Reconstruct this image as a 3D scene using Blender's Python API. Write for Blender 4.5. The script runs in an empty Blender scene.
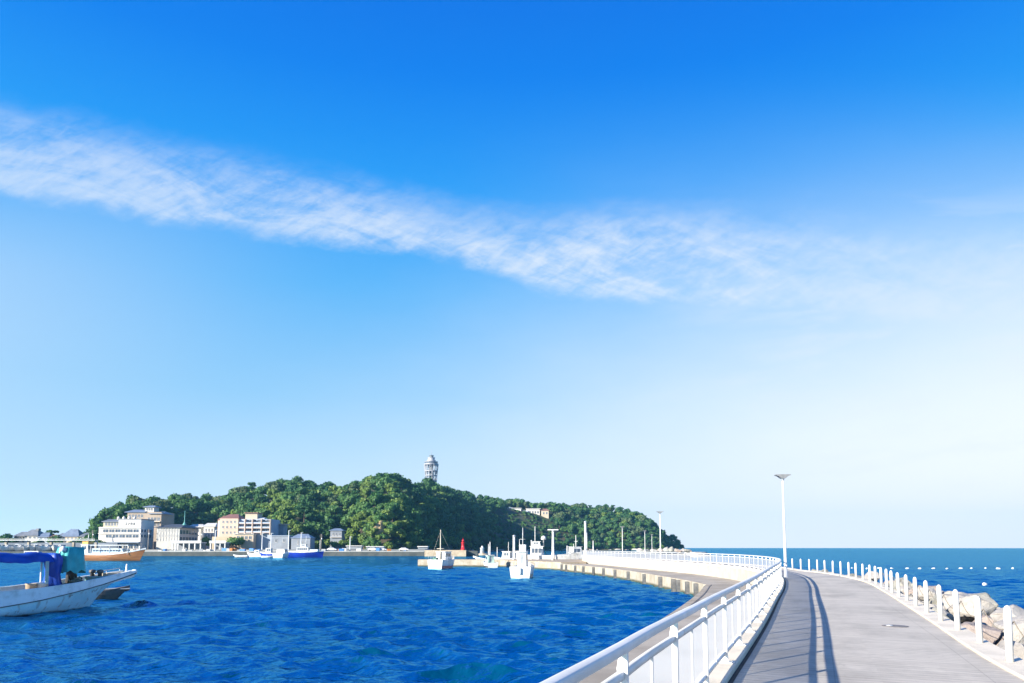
import bpy, bmesh, math, random
import numpy as np
from mathutils import Vector, Matrix
R = math.radians
rng = random.Random(7)
S = bpy.context.scene
COL = S.collection

# ------------------------------------------------------------------ camera
F = 717.0
PITCH = R(5.0)
CAMZ = 3.9
cd = bpy.data.cameras.new("camera")
cd.sensor_width = 36.0
cd.lens = F * 36.0 / 1024.0
cd.shift_y = (205.5 - F * math.tan(PITCH)) / 1024.0
cd.clip_start = 0.1
cd.clip_end = 30000
cam = bpy.data.objects.new("camera", cd)
COL.objects.link(cam)
cam.location = (0, 0, CAMZ)
cam.rotation_euler = (R(90) + PITCH, 0, 0)
S.camera = cam
CY = 341.5 + cd.shift_y * 1024.0

# ------------------------------------------------------------------ sun, sky, exposure
SUN_EL = R(20)
SUN_XY = Vector((-0.78, -0.63)).normalized()
sd = bpy.data.lights.new("sun", 'SUN')
sd.energy = 5.0
sd.angle = R(0.5)
sd.color = (1.0, 0.91, 0.78)
sun = bpy.data.objects.new("sun", sd)
COL.objects.link(sun)
sdir = Vector((SUN_XY.x * math.cos(SUN_EL), SUN_XY.y * math.cos(SUN_EL), math.sin(SUN_EL)))
sun.rotation_euler = (-sdir).to_track_quat('-Z', 'Y').to_euler()
sun.location = (-60, -50, 60)

S.view_settings.view_transform = 'Standard'
S.view_settings.look = 'None'
S.view_settings.gamma = 1
S.view_settings.exposure = 1.35
S.view_settings.use_curve_mapping = False
S.cycles.use_denoising = True
S.cycles.max_bounces = 6
S.cycles.transparent_max_bounces = 12

W = bpy.data.worlds.new("World")
S.world = W
W.use_nodes = True


class NT:
    """short-hand for building node graphs"""
    def __init__(s, tree):
        s.t = tree

    def n(s, typ, **kw):
        nd = s.t.nodes.new(typ)
        for k, v in kw.items():
            setattr(nd, k, v)
        return nd

    def put(s, sock, v):
        if isinstance(v, bpy.types.NodeSocket):
            s.t.links.new(v, sock)
        elif v is not None:
            if sock.type == 'RGBA' and len(v) == 3:
                v = (*v, 1)
            sock.default_value = v

    def m(s, op, a, b=None, c=None, clamp=False):
        nd = s.n('ShaderNodeMath', operation=op, use_clamp=clamp)
        for i, v in enumerate((a, b, c)):
            if v is not None:
                s.put(nd.inputs[i], v)
        return nd.outputs[0]

    def vm(s, op, a, b=None, scale=None):
        nd = s.n('ShaderNodeVectorMath', operation=op)
        s.put(nd.inputs[0], a)
        if b is not None:
            s.put(nd.inputs[1], b)
        if scale is not None:
            s.put(nd.inputs['Scale'], scale)
        return nd.outputs[0]

    def xyz(s, x, y, z):
        nd = s.n('ShaderNodeCombineXYZ')
        for i, v in enumerate((x, y, z)):
            s.put(nd.inputs[i], v)
        return nd.outputs[0]

    def sep(s, v):
        nd = s.n('ShaderNodeSeparateXYZ')
        s.put(nd.inputs[0], v)
        return nd.outputs

    def smooth(s, v, lo, hi, a=0.0, b=1.0):
        nd = s.n('ShaderNodeMapRange', interpolation_type='SMOOTHSTEP')
        for i, x in enumerate((v, lo, hi, a, b)):
            s.put(nd.inputs[i], x)
        return nd.outputs[0]

    def lin(s, v, lo, hi, a=0.0, b=1.0):
        nd = s.n('ShaderNodeMapRange')
        for i, x in enumerate((v, lo, hi, a, b)):
            s.put(nd.inputs[i], x)
        return nd.outputs[0]

    def curve(s, v, pts):
        nd = s.n('ShaderNodeFloatCurve')
        c = nd.mapping.curves[0]
        while len(c.points) < len(pts):
            c.points.new(0.5, 0.5)
        for p, (x, y) in zip(c.points, pts):
            p.location = (x, y)
            p.handle_type = 'AUTO'
        nd.mapping.update()
        s.put(nd.inputs['Value'], v)
        return nd.outputs[0]

    def noise(s, vec, scale, detail=4, rough=0.55, dist=0.0):
        nd = s.n('ShaderNodeTexNoise')
        s.put(nd.inputs['Vector'], vec)
        nd.inputs['Scale'].default_value = scale
        nd.inputs['Detail'].default_value = detail
        nd.inputs['Roughness'].default_value = rough
        nd.inputs['Distortion'].default_value = dist
        return nd.outputs['Fac']

    def mix(s, f, a, b):
        nd = s.n('ShaderNodeMix', data_type='RGBA')
        s.put(nd.inputs['Factor'], f)
        s.put(nd.inputs['A'], None) if False else None
        s.put(nd.inputs[6], a)
        s.put(nd.inputs[7], b)
        return nd.outputs[2]

    def ramp(s, v, stops):
        nd = s.n('ShaderNodeValToRGB')
        e = nd.color_ramp.elements
        while len(e) < len(stops):
            e.new(0.5)
        for el, (p, c) in zip(e, stops):
            el.position = p
            el.color = (*c, 1)
        s.put(nd.inputs[0], v)
        return nd.outputs[0]


def srgb(r, g, b):
    def f(c):
        c /= 255.0
        return c / 12.92 if c < 0.04045 else ((c + 0.055) / 1.055) ** 2.4
    return (f(r), f(g), f(b))


def build_sky():
    t = W.node_tree
    t.nodes.clear()
    N = NT(t)
    out = N.n('ShaderNodeOutputWorld')
    bg = N.n('ShaderNodeBackground')
    bg.inputs['Strength'].default_value = 0.1
    t.links.new(bg.outputs[0], out.inputs[0])
    sky = N.n('ShaderNodeTexSky', sky_type='NISHITA', sun_disc=False)
    sky.sun_elevation = SUN_EL
    sky.sun_rotation = math.atan2(SUN_XY.x, SUN_XY.y)
    sky.air_density = 1.0
    sky.dust_density = 0.6
    sky.ozone_density = 3.0
    d = N.n('ShaderNodeTexCoord').outputs['Generated']
    x, y, z = N.sep(d)
    yc = N.m('MAXIMUM', y, 0.12)
    front = N.smooth(y, 0.05, 0.3)
    px = N.m('DIVIDE', x, yc)       # direction slopes, seen from anywhere
    pz = N.m('DIVIDE', N.m('MAXIMUM', z, 0.0), yc)
    # clear-air colour by height above the horizon
    el = N.m('ARCSINE', N.m('MAXIMUM', z, 0.0))
    e1 = N.m('DIVIDE', el, R(90))
    clear = N.ramp(e1, [(0.0, tuple(c * 1.25 for c in srgb(216, 235, 250))), (0.05, tuple(c * 1.06 for c in srgb(193, 226, 250))), (0.13, srgb(143, 207, 252)),
                        (0.22, srgb(84, 183, 252)), (0.30, srgb(34, 160, 250)), (0.385, srgb(0, 130, 242)), (0.47, srgb(0, 110, 230)),
                        (1.0, srgb(0, 78, 180))])
    # pale veil towards the right of the view, thicker near the horizon
    w1 = N.m('ADD', px, N.m('MULTIPLY', pz, -0.75))
    soft = N.noise(N.xyz(N.m('MULTIPLY', px, 1.0), N.m('MULTIPLY', pz, 2.2), 0.0), 2.4, 4, 0.6)
    w1 = N.m('ADD', w1, N.m('MULTIPLY', N.m('SUBTRACT', soft, 0.5), 0.30))
    veil = N.smooth(w1, -0.68, 0.68, 0.0, 1.0)
    veil = N.m('MULTIPLY', veil, N.smooth(pz, 0.72, 0.08, 0.0, 1.0))
    veil = N.m('MULTIPLY', veil, front)
    col = N.mix(N.m('MULTIPLY', veil, 0.97), clear, tuple(c * 1.13 for c in srgb(246, 249, 255)))
    # bright whitish aureole around the sun, behind the viewer
    glow = N.n('ShaderNodeVectorMath', operation='DOT_PRODUCT')
    N.put(glow.inputs[0], d)
    glow.inputs[1].default_value = tuple(sdir)
    gl = N.smooth(glow.outputs['Value'], 0.25, 1.0)
    # faint second veil low on the left
    v2 = N.m('MULTIPLY', N.smooth(px, -0.1, -0.9), N.m('MULTIPLY', N.smooth(pz, 0.02, 0.35), N.smooth(pz, 0.62, 0.38)))
    col = N.mix(N.m('MULTIPLY', N.m('MULTIPLY', v2, front), 0.38), col, srgb(225, 238, 255))
    # the long band of thin cloud
    pu = N.lin(px, -0.75, 0.75, 0.0, 1.0)
    def uv(u, v):
        return ((u - 512) / F / 1.5 + 0.5, (547 - v) / F)
    wob = N.noise(N.xyz(N.m('MULTIPLY', px, 1.0), N.m('MULTIPLY', pz, 1.6), 3.0), 9.0, 8, 0.66)
    pzw = N.m('ADD', pz, N.m('MULTIPLY', N.m('SUBTRACT', wob, 0.5), 0.055))
    lower = N.curve(pu, [uv(-60, 172), uv(0, 190), uv(150, 213), uv(300, 238), uv(450, 254), uv(500, 274), uv(560, 292), uv(700, 304), uv(850, 316), uv(1060, 330)])
    upper = N.curve(pu, [uv(-60, 66), uv(0, 86), uv(150, 124), uv(320, 160), uv(500, 203), uv(620, 200), uv(800, 205), uv(900, 212), uv(1060, 214)])
    a_lo = N.smooth(N.m('SUBTRACT', pzw, lower), -0.004, 0.024)
    a_up = N.smooth(N.m('SUBTRACT', upper, pzw), -0.030, 0.070)
    band = N.m('MULTIPLY', a_lo, a_up)
    # streaky texture running along the band
    ang = R(-14)
    qx = N.m('SUBTRACT', N.m('MULTIPLY', px, math.cos(ang)), N.m('MULTIPLY', pz, -math.sin(ang) * -1))
    qz = N.m('ADD', N.m('MULTIPLY', px, -math.sin(ang)), N.m('MULTIPLY', pz, math.cos(ang)))
    q = N.xyz(qx, N.m('MULTIPLY', qz, 3.4), 0.0)
    n1 = N.noise(q, 5.0, 10, 0.66, 0.6)
    q2 = N.xyz(N.m('ADD', px, N.m('MULTIPLY', pz, 0.7)), N.m('MULTIPLY', N.m('SUBTRACT', pz, N.m('MULTIPLY', px, 0.45)), 3.0), 5.0)
    n2 = N.noise(q2, 19.0, 9, 0.68, 0.4)
    tex = N.m('ADD', N.m('MULTIPLY', n1, 0.6), N.m('MULTIPLY', n2, 0.4))
    uneven = N.noise(N.xyz(px, N.m('MULTIPLY', pz, 2.0), 21.0), 3.4, 4, 0.6)
    tex = N.m('ADD', N.m('MULTIPLY', tex, 0.72), N.m('MULTIPLY', uneven, 0.28))
    tex = N.smooth(tex, 0.38, 0.62, 0.14, 1.0)
    fade = N.curve(pu, [(0.0, 0.58), (0.25, 0.68), (0.45, 0.84), (0.58, 0.92), (0.68, 0.82), (0.78, 0.60), (1.0, 0.34)])
    cl = N.m('MULTIPLY', N.m('MULTIPLY', band, tex), N.m('MULTIPLY', fade, front))
    # stray wisps low on the right
    q3 = N.xyz(N.m('ADD', px, N.m('MULTIPLY', pz, 0.2)), N.m('MULTIPLY', N.m('SUBTRACT', pz, N.m('MULTIPLY', px, 0.12)), 5.0), 9.0)
    n3 = N.noise(q3, 3.6, 7, 0.6, 0.3)
    wisp = N.m('MULTIPLY', N.smooth(n3, 0.5, 0.72), N.m('MULTIPLY', N.smooth(px, 0.05, 0.6), N.m('MULTIPLY', N.smooth(pz, 0.04, 0.14), N.smooth(pz, 0.55, 0.40))))
    cl = N.m('MAXIMUM', cl, N.m('MULTIPLY', N.m('MULTIPLY', wisp, front), 0.5))
    col = N.mix(cl, col, srgb(238, 246, 255))
    col = N.mix(N.m('MULTIPLY', gl, 0.15), col, (1.0, 0.92, 0.80))
    # scale to the physical range of the sky texture, keep part of it
    col = N.vm('SCALE', col, scale=10.0 / (2.0 ** S.view_settings.exposure))
    tot = N.mix(0.03, col, sky.outputs[0])
    t.links.new(tot, bg.inputs['Color'])


build_sky()


# ------------------------------------------------------------------ geometry helpers
def ray(u, v):
    a = (u - 512.0) / F
    b = (CY - v) / F
    return Vector((a, math.cos(PITCH) - b * math.sin(PITCH), math.sin(PITCH) + b * math.cos(PITCH)))


def gp(u, v, z=0.0):
    r = ray(u, v)
    k = (z - CAMZ) / r.z
    return Vector((r.x * k, r.y * k, z))


def at(u, v, Y):
    r = ray(u, v)
    k = Y / r.y
    return Vector((r.x * k, Y, CAMZ + r.z * k))


def ux(u, Y):
    return at(u, 547, Y).x


def vz(v, Y):
    return at(512, v, Y).z


class MB:
    def __init__(s):
        s.v = []
        s.f = []
        s.sm = []

    def add(s, verts, faces, smooth=False):
        o = len(s.v)
        s.v += [tuple(p) for p in verts]
        s.f += [tuple(i + o for i in f) for f in faces]
        s.sm += [smooth] * len(faces)
        return s

    def box(s, c, d, rz=0.0, tilt=None):
        hx, hy, hz = d[0] / 2, d[1] / 2, d[2] / 2
        P = [Vector((sx * hx, sy * hy, sz * hz)) for sz in (-1, 1) for sy in (-1, 1) for sx in (-1, 1)]
        M = Matrix.Rotation(rz, 3, 'Z')
        if tilt is not None:
            M = M @ tilt
        P = [M @ p + Vector(c) for p in P]
        return s.add(P, [(0, 2, 3, 1), (4, 5, 7, 6), (0, 1, 5, 4), (2, 6, 7, 3), (0, 4, 6, 2), (1, 3, 7, 5)])

    def bx(s, x0, x1, y0, y1, z0, z1):
        return s.box(((x0 + x1) / 2, (y0 + y1) / 2, (z0 + z1) / 2), (x1 - x0, y1 - y0, z1 - z0))

    def tube(s, pts, rad, n=8, cap=True, smooth=True, aspect=1.0):
        pts = [Vector(p) for p in pts]
        rads = rad if isinstance(rad, (list, tuple)) else [rad] * len(pts)
        rings = []
        for i, p in enumerate(pts):
            t = (pts[min(i + 1, len(pts) - 1)] - pts[max(i - 1, 0)]).normalized()
            up = Vector((0, 0, 1)) if abs(t.z) < 0.95 else Vector((0, 1, 0))
            a = t.cross(up).normalized()
            b = a.cross(t).normalized()
            rings.append([p + (a * math.cos(2 * math.pi * k / n) + b * math.sin(2 * math.pi * k / n) * aspect) * rads[i] for k in range(n)])
        V = [q for r in rings for q in r]
        Fc = []
        for i in range(len(rings) - 1):
            for k in range(n):
                Fc.append((i * n + k, i * n + (k + 1) % n, (i + 1) * n + (k + 1) % n, (i + 1) * n + k))
        s.add(V, Fc, smooth)
        if cap:
            s.add(rings[0], [tuple(range(n))[::-1]])
            s.add(rings[-1], [tuple(range(n))])
        return s

    def lathe(s, c, prof, n=16, smooth=True):
        """prof = [(r, z), ...]"""
        c = Vector(c)
        V = []
        for r, z in prof:
            for k in range(n):
                a = 2 * math.pi * k / n
                V.append(c + Vector((r * math.cos(a), r * math.sin(a), z)))
        Fc = []
        for i in range(len(prof) - 1):
            for k in range(n):
                Fc.append((i * n + k, i * n + (k + 1) % n, (i + 1) * n + (k + 1) % n, (i + 1) * n + k))
        Fc.append(tuple(range(n))[::-1])
        Fc.append(tuple((len(prof) - 1) * n + k for k in range(n)))
        return s.add(V, Fc, smooth)

    def loft(s, secs, close=False, smooth=True, caps=False):
        n = len(secs[0])
        V = [p for r in secs for p in r]
        Fc = []
        for i in range(len(secs) - 1):
            for k in range(n if close else n - 1):
                Fc.append((i * n + k, i * n + (k + 1) % n, (i + 1) * n + (k + 1) % n, (i + 1) * n + k))
        s.add(V, Fc, smooth)
        if caps:
            s.add(secs[0], [tuple(range(n))[::-1]])
            s.add(secs[-1], [tuple(range(n))])
        return s

    def prism(s, poly, z0, z1):
        n = len(poly)
        V = [(p[0], p[1], z0) for p in poly] + [(p[0], p[1], z1) for p in poly]
        Fc = [tuple(range(n))[::-1], tuple(range(n, 2 * n))] + [(k, (k + 1) % n, n + (k + 1) % n, n + k) for k in range(n)]
        return s.add(V, Fc)

    def mesh(s, name):
        me = bpy.data.meshes.new(name)
        me.from_pydata(s.v, [], s.f)
        me.polygons.foreach_set('use_smooth', s.sm)
        bm = bmesh.new()
        bm.from_mesh(me)
        bmesh.ops.remove_doubles(bm, verts=bm.verts, dist=1e-5)
        bmesh.ops.recalc_face_normals(bm, faces=bm.faces)
        bm.to_mesh(me)
        bm.free()
        me.update()
        return me

    def build(s, name, mat, parent=None, bevel=0.0):
        me = s.mesh(name)
        if bevel:
            bm = bmesh.new()
            bm.from_mesh(me)
            es = [e for e in bm.edges if len(e.link_faces) == 2 and e.calc_face_angle(0) > 0.6]
            bmesh.ops.bevel(bm, geom=es, offset=bevel, segments=2, affect='EDGES', profile=0.5)
            bm.to_mesh(me)
            bm.free()
        me.materials.append(mat)
        o = bpy.data.objects.new(name, me)
        COL.objects.link(o)
        if parent is not None:
            o.parent = parent
        return o


def tag(o, label=None, cat=None, group=None, kind=None):
    if label:
        o['label'] = label
    if cat:
        o['category'] = cat
    if group:
        o['group'] = group
    if kind:
        o['kind'] = kind
    return o


def empty(name, loc, label, cat, group=None, rz=0.0):
    o = bpy.data.objects.new(name, None)
    COL.objects.link(o)
    o.location = loc
    o.rotation_euler = (0, 0, rz)
    o.empty_display_size = 0.1
    return tag(o, label, cat, group)


def copy_tree(o, parent=None):
    c = o.copy()
    COL.objects.link(c)
    if parent is not None:
        c.parent = parent
    for ch in list(o.children):
        copy_tree(ch, c)
    return c


def smooth_line(pts, step):
    """Catmull-Rom through pts, resampled to about equal steps"""
    P = [Vector(p) for p in pts]
    P = [P[0] * 2 - P[1]] + P + [P[-1] * 2 - P[-2]]
    out = []
    for i in range(1, len(P) - 2):
        p0, p1, p2, p3 = P[i - 1:i + 3]
        for k in range(24):
            t = k / 24
            out.append(0.5 * ((2 * p1) + (p2 - p0) * t + (2 * p0 - 5 * p1 + 4 * p2 - p3) * t * t + (3 * p1 - p0 - 3 * p2 + p3) * t ** 3))
    out.append(P[-2])
    L = [0.0]
    for a, b in zip(out, out[1:]):
        L.append(L[-1] + (b - a).length)
    n = max(2, int(round(L[-1] / step)))
    res = []
    j = 0
    for k in range(n + 1):
        d = L[-1] * k / n
        while j < len(L) - 2 and L[j + 1] < d:
            j += 1
        f = (d - L[j]) / max(1e-9, L[j + 1] - L[j])
        res.append(out[j].lerp(out[j + 1], min(1, max(0, f))))
    return res


def normals2(line):
    out = []
    for i in range(len(line)):
        t = line[min(i + 1, len(line) - 1)] - line[max(i - 1, 0)]
        t = Vector((t.x, t.y, 0)).normalized()
        out.append(Vector((t.y, -t.x, 0)))      # to the right of travel
    return out


# ------------------------------------------------------------------ materials
MATS = {}


def mat(name, base, rough=0.6, var=0.0, scale=3.0, base2=None, bump=0.0, bscale=20.0, metal=0.0, spec=0.5, coat=0.0, detail=5, contrast=(0.35, 0.65), stretch=None):
    if name in MATS:
        return MATS[name]
    m = bpy.data.materials.new(name)
    m.use_nodes = True
    N = NT(m.node_tree)
    b = m.node_tree.nodes['Principled BSDF']
    b.inputs['Roughness'].default_value = rough
    b.inputs['Metallic'].default_value = metal
    b.inputs['Specular IOR Level'].default_value = spec
    b.inputs['Coat Weight'].default_value = coat
    tc = N.n('ShaderNodeTexCoord').outputs['Object']
    if stretch:
        tc = N.vm('MULTIPLY', tc, stretch)
    if base2 is None:
        base2 = tuple(max(0, c * (1 - var)) for c in base)
    f = N.noise(tc, scale, detail, 0.6)
    f = N.smooth(f, contrast[0], contrast[1])
    N.put(b.inputs['Base Color'], N.mix(f, base, base2))
    if bump:
        bn = N.n('ShaderNodeBump')
        bn.inputs['Strength'].default_value = bump
        bn.inputs['Distance'].default_value = 0.02
        N.put(bn.inputs['Height'], N.noise(tc, bscale, 6, 0.6))
        N.put(b.inputs['Normal'], bn.outputs[0])
    MATS[name] = m
    return m


white_paint = mat('white_paint', (0.70, 0.70, 0.69), 0.4, base2=(0.60, 0.59, 0.56), scale=2.2, bump=0.05, bscale=40)
def weather(m, colour=(0.24, 0.11, 0.04), lo=0.66, hi=0.74, scale=5.0, amount=0.7):
    t = m.node_tree
    N = NT(t)
    b = t.nodes['Principled BSDF']
    src = b.inputs['Base Color'].links[0].from_socket
    p = N.n('ShaderNodeNewGeometry').outputs['Position']
    n = N.noise(N.vm('MULTIPLY', p, (1.0, 1.0, 0.35)), scale, 8, 0.7)
    N.put(b.inputs['Base Color'], N.mix(N.m('MULTIPLY', N.smooth(n, lo, hi), amount), src, colour))
    return m


weather(white_paint)
white_gel = mat('white_gelcoat', (0.70, 0.70, 0.69), 0.35, base2=(0.52, 0.52, 0.49), scale=1.2)
cream_conc = mat('cream_concrete', (0.46, 0.43, 0.375), 0.85, base2=(0.385, 0.355, 0.305), scale=0.9, bump=0.3, bscale=30)
kerb_conc = mat('kerb_concrete', (0.72, 0.65, 0.52), 0.85, base2=(0.60, 0.54, 0.43), scale=1.4, bump=0.3, bscale=40)
apron_conc = mat('apron_concrete', (0.38, 0.34, 0.28), 0.9, base2=(0.26, 0.23, 0.185), scale=0.35, bump=0.3, bscale=25)
pier_conc = mat('pier_concrete', (0.44, 0.36, 0.26), 0.85, base2=(0.32, 0.25, 0.17), scale=0.6, bump=0.3, bscale=20)
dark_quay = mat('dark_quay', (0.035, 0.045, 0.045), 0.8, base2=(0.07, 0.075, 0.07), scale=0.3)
rubber = mat('rubber', (0.045, 0.047, 0.05), 0.7, base2=(0.10, 0.095, 0.09), scale=2.0)
dark_glass = mat('window_glass', (0.05, 0.07, 0.10), 0.12, base2=(0.10, 0.13, 0.17), scale=0.4)
blue_tarp = mat('blue_tarp', (0.005, 0.065, 0.42), 0.5, base2=(0.004, 0.04, 0.30), scale=1.6, bump=0.8, bscale=6)
teal_tarp = mat('teal_tarp', (0.05, 0.42, 0.42), 0.6, base2=(0.035, 0.33, 0.33), scale=2.0, bump=0.6, bscale=7)
wood_brown = mat('wood_brown', (0.32, 0.125, 0.035), 0.6, base2=(0.21, 0.075, 0.02), scale=0.7, stretch=(0.3, 1, 3))
blue_hull = mat('blue_hull', (0.008, 0.035, 0.36), 0.35, base2=(0.006, 0.025, 0.25), scale=0.4)
red_paint = mat('red_paint', (0.62, 0.02, 0.03), 0.45, base2=(0.48, 0.015, 0.02), scale=1.0)
steel = mat('galvanised_steel', (0.55, 0.57, 0.58), 0.4, base2=(0.42, 0.44, 0.46), scale=4.0, metal=0.5)
weather(white_gel, (0.34, 0.24, 0.14), 0.58, 0.74, 2.2, 0.5)
rope_mat = mat('rope', (0.30, 0.25, 0.18), 0.9, base2=(0.2, 0.17, 0.12), scale=20)
dark_metal = mat('dark_metal', (0.08, 0.08, 0.085), 0.5, base2=(0.13, 0.10, 0.08), scale=3.0)
rock_bare = mat('bare_rock', (0.36, 0.27, 0.15), 0.9, base2=(0.20, 0.17, 0.08), scale=0.45, bump=0.6, bscale=2)


def deck_material():
    m = bpy.data.materials.new('promenade_deck')
    m.use_nodes = True
    N = NT(m.node_tree)
    b = m.node_tree.nodes['Principled BSDF']
    b.inputs['Roughness'].default_value = 0.8
    uvn = N.n('ShaderNodeUVMap', uv_map='path_uv').outputs[0]
    x, y, z = N.sep(uvn)                    # x across (m), y along (m)
    wob = N.noise(N.xyz(x, y, 0.0), 0.7, 3)
    pitch = 0.18
    yy = N.m('DIVIDE', N.m('ADD', y, N.m('MULTIPLY', N.m('SUBTRACT', wob, 0.5), 0.02)), pitch)
    fr = N.m('FRACT', yy)
    idx = N.m('FLOOR', yy)
    wn = N.n('ShaderNodeTexWhiteNoise', noise_dimensions='2D')
    N.put(wn.inputs['Vector'], N.xyz(idx, N.m('FLOOR', N.m('DIVIDE', x, 1.8)), 0.0))
    edge = N.m('MINIMUM', fr, N.m('SUBTRACT', 1.0, fr))
    gap = N.smooth(edge, 0.015, 0.07, 0.85, 0.0)
    gapvar = N.smooth(N.noise(N.xyz(N.m('MULTIPLY', x, 0.9), N.m('MULTIPLY', y, 4.0), 0.0), 1.0, 3), 0.38, 0.62)
    gap = N.m('MULTIPLY', gap, N.m('ADD', 0.25, N.m('MULTIPLY', gapvar, 0.75)))
    long_ = N.m('FRACT', N.m('DIVIDE', N.m('ADD', x, 0.6), 1.85))
    lj = N.smooth(N.m('MINIMUM', long_, N.m('SUBTRACT', 1.0, long_)), 0.002, 0.006, 0.35, 0.0)
    base = N.mix(wn.outputs['Value'], (0.560, 0.515, 0.435), (0.490, 0.448, 0.376))
    stain = N.smooth(N.noise(N.xyz(N.m('MULTIPLY', x, 1.0), N.m('MULTIPLY', y, 0.45), 2.0), 0.8, 6, 0.62), 0.42, 0.72)
    base = N.mix(N.m('MULTIPLY', stain, 0.6), base, (0.27, 0.25, 0.21))
    grain = N.noise(N.xyz(N.m('MULTIPLY', x, 1.5), N.m('MULTIPLY', y, 22.0), 4.0), 3.0, 5, 0.65)
    base = N.mix(N.m('MULTIPLY', N.smooth(grain, 0.4, 0.7), 0.5), base, (0.25, 0.23, 0.195))
    sp = N.noise(N.xyz(x, y, 8.0), 3.2, 7, 0.7)
    base = N.mix(N.m('MULTIPLY', N.smooth(sp, 0.60, 0.74), 0.5), base, (0.16, 0.145, 0.12))
    sand = N.noise(N.xyz(x, N.m('MULTIPLY', y, 0.6), 13.0), 1.3, 6, 0.65)
    base = N.mix(N.m('MULTIPLY', N.smooth(sand, 0.54, 0.72), 0.4), base, (0.62, 0.57, 0.47))
    ej = N.m('FRACT', N.m('DIVIDE', y, 5.4))
    lj = N.m('MAXIMUM', lj, N.smooth(N.m('MINIMUM', ej, N.m('SUBTRACT', 1.0, ej)), 0.0015, 0.003, 0.9, 0.0))
    base = N.mix(N.m('MAXIMUM', gap, lj), base, (0.12, 0.11, 0.098))
    N.put(b.inputs['Base Color'], base)
    bn = N.n('ShaderNodeBump')
    bn.inputs['Strength'].default_value = 0.6
    bn.inputs['Distance'].default_value = 0.012
    h = N.m('SUBTRACT', N.m('MULTIPLY', grain, 0.35), gap)
    N.put(bn.inputs['Height'], h)
    N.put(b.inputs['Normal'], bn.outputs[0])
    return m


def panel_material():
    m = bpy.data.materials.new('frosted_panel')
    m.use_nodes = True
    t = m.node_tree
    t.nodes.clear()
    N = NT(t)
    out = N.n('ShaderNodeOutputMaterial')
    tr = N.n('ShaderNodeBsdfTransparent')
    tl = N.n('ShaderNodeBsdfTranslucent')
    di = N.n('ShaderNodeBsdfDiffuse')
    di.inputs[0].default_value = (0.66, 0.66, 0.66, 1)
    tl.inputs[0].default_value = (0.80, 0.81, 0.82, 1)
    m1 = N.n('ShaderNodeMixShader')
    m1.inputs[0].default_value = 0.6
    t.links.new(di.outputs[0], m1.inputs[1])
    t.links.new(tl.outputs[0], m1.inputs[2])
    m2 = N.n('ShaderNodeMixShader')
    m2.inputs[0].default_value = 0.60
    t.links.new(tr.outputs[0], m2.inputs[1])
    t.links.new(m1.outputs[0], m2.inputs[2])
    t.links.new(m2.outputs[0], out.inputs[0])
    return m


def water_material():
    m = bpy.data.materials.new('sea_water')
    m.use_nodes = True
    t = m.node_tree
    t.nodes.clear()
    N = NT(t)
    out = N.n('ShaderNodeOutputMaterial')
    geo = N.n('ShaderNodeNewGeometry').outputs['Position']
    x, y, z = N.sep(geo)
    big = N.noise(N.xyz(N.m('MULTIPLY', x, 0.6), N.m('MULTIPLY', y, 1.0), 0.0), 0.035, 5, 0.6)
    col = N.mix(N.smooth(big, 0.35, 0.65), (0.000, 0.030, 0.076), (0.000, 0.050, 0.120))
    n1 = N.noise(N.xyz(N.m('MULTIPLY', x, 0.55), N.m('MULTIPLY', y, 1.2), 0.0), 2.6, 3, 0.6, 0.2)
    n2 = N.noise(N.xyz(N.m('MULTIPLY', x, 0.5), y, 7.0), 0.85, 3, 0.6, 0.2)
    h = N.m('ADD', N.m('MULTIPLY', n1, 0.45), N.m('MULTIPLY', n2, 0.8))
    bn = N.n('ShaderNodeBump')
    bn.inputs['Strength'].default_value = 0.8
    bn.inputs['Distance'].default_value = 0.35
    N.put(bn.inputs['Height'], h)
    d = N.n('ShaderNodeBsdfDiffuse')
    N.put(d.inputs[0], col)
    N.put(d.inputs['Normal'], bn.outputs[0])
    g = N.n('ShaderNodeBsdfGlossy')
    g.inputs['Roughness'].default_value = 0.07
    g.inputs[0].default_value = (0.22, 0.70, 1.0, 1)
    N.put(g.inputs['Normal'], bn.outputs[0])
    fr = N.n('ShaderNodeFresnel')
    fr.inputs['IOR'].default_value = 1.45
    N.put(fr.inputs['Normal'], bn.outputs[0])
    mx = N.n('ShaderNodeMixShader')
    # a rough sea never reaches mirror reflectance at grazing view: its facets hide one another
    N.put(mx.inputs[0], N.m('MINIMUM', fr.outputs[0], 0.52))
    t.links.new(d.outputs[0], mx.inputs[1])
    t.links.new(g.outputs[0], mx.inputs[2])
    t.links.new(mx.outputs[0], out.inputs[0])
    return m


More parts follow.
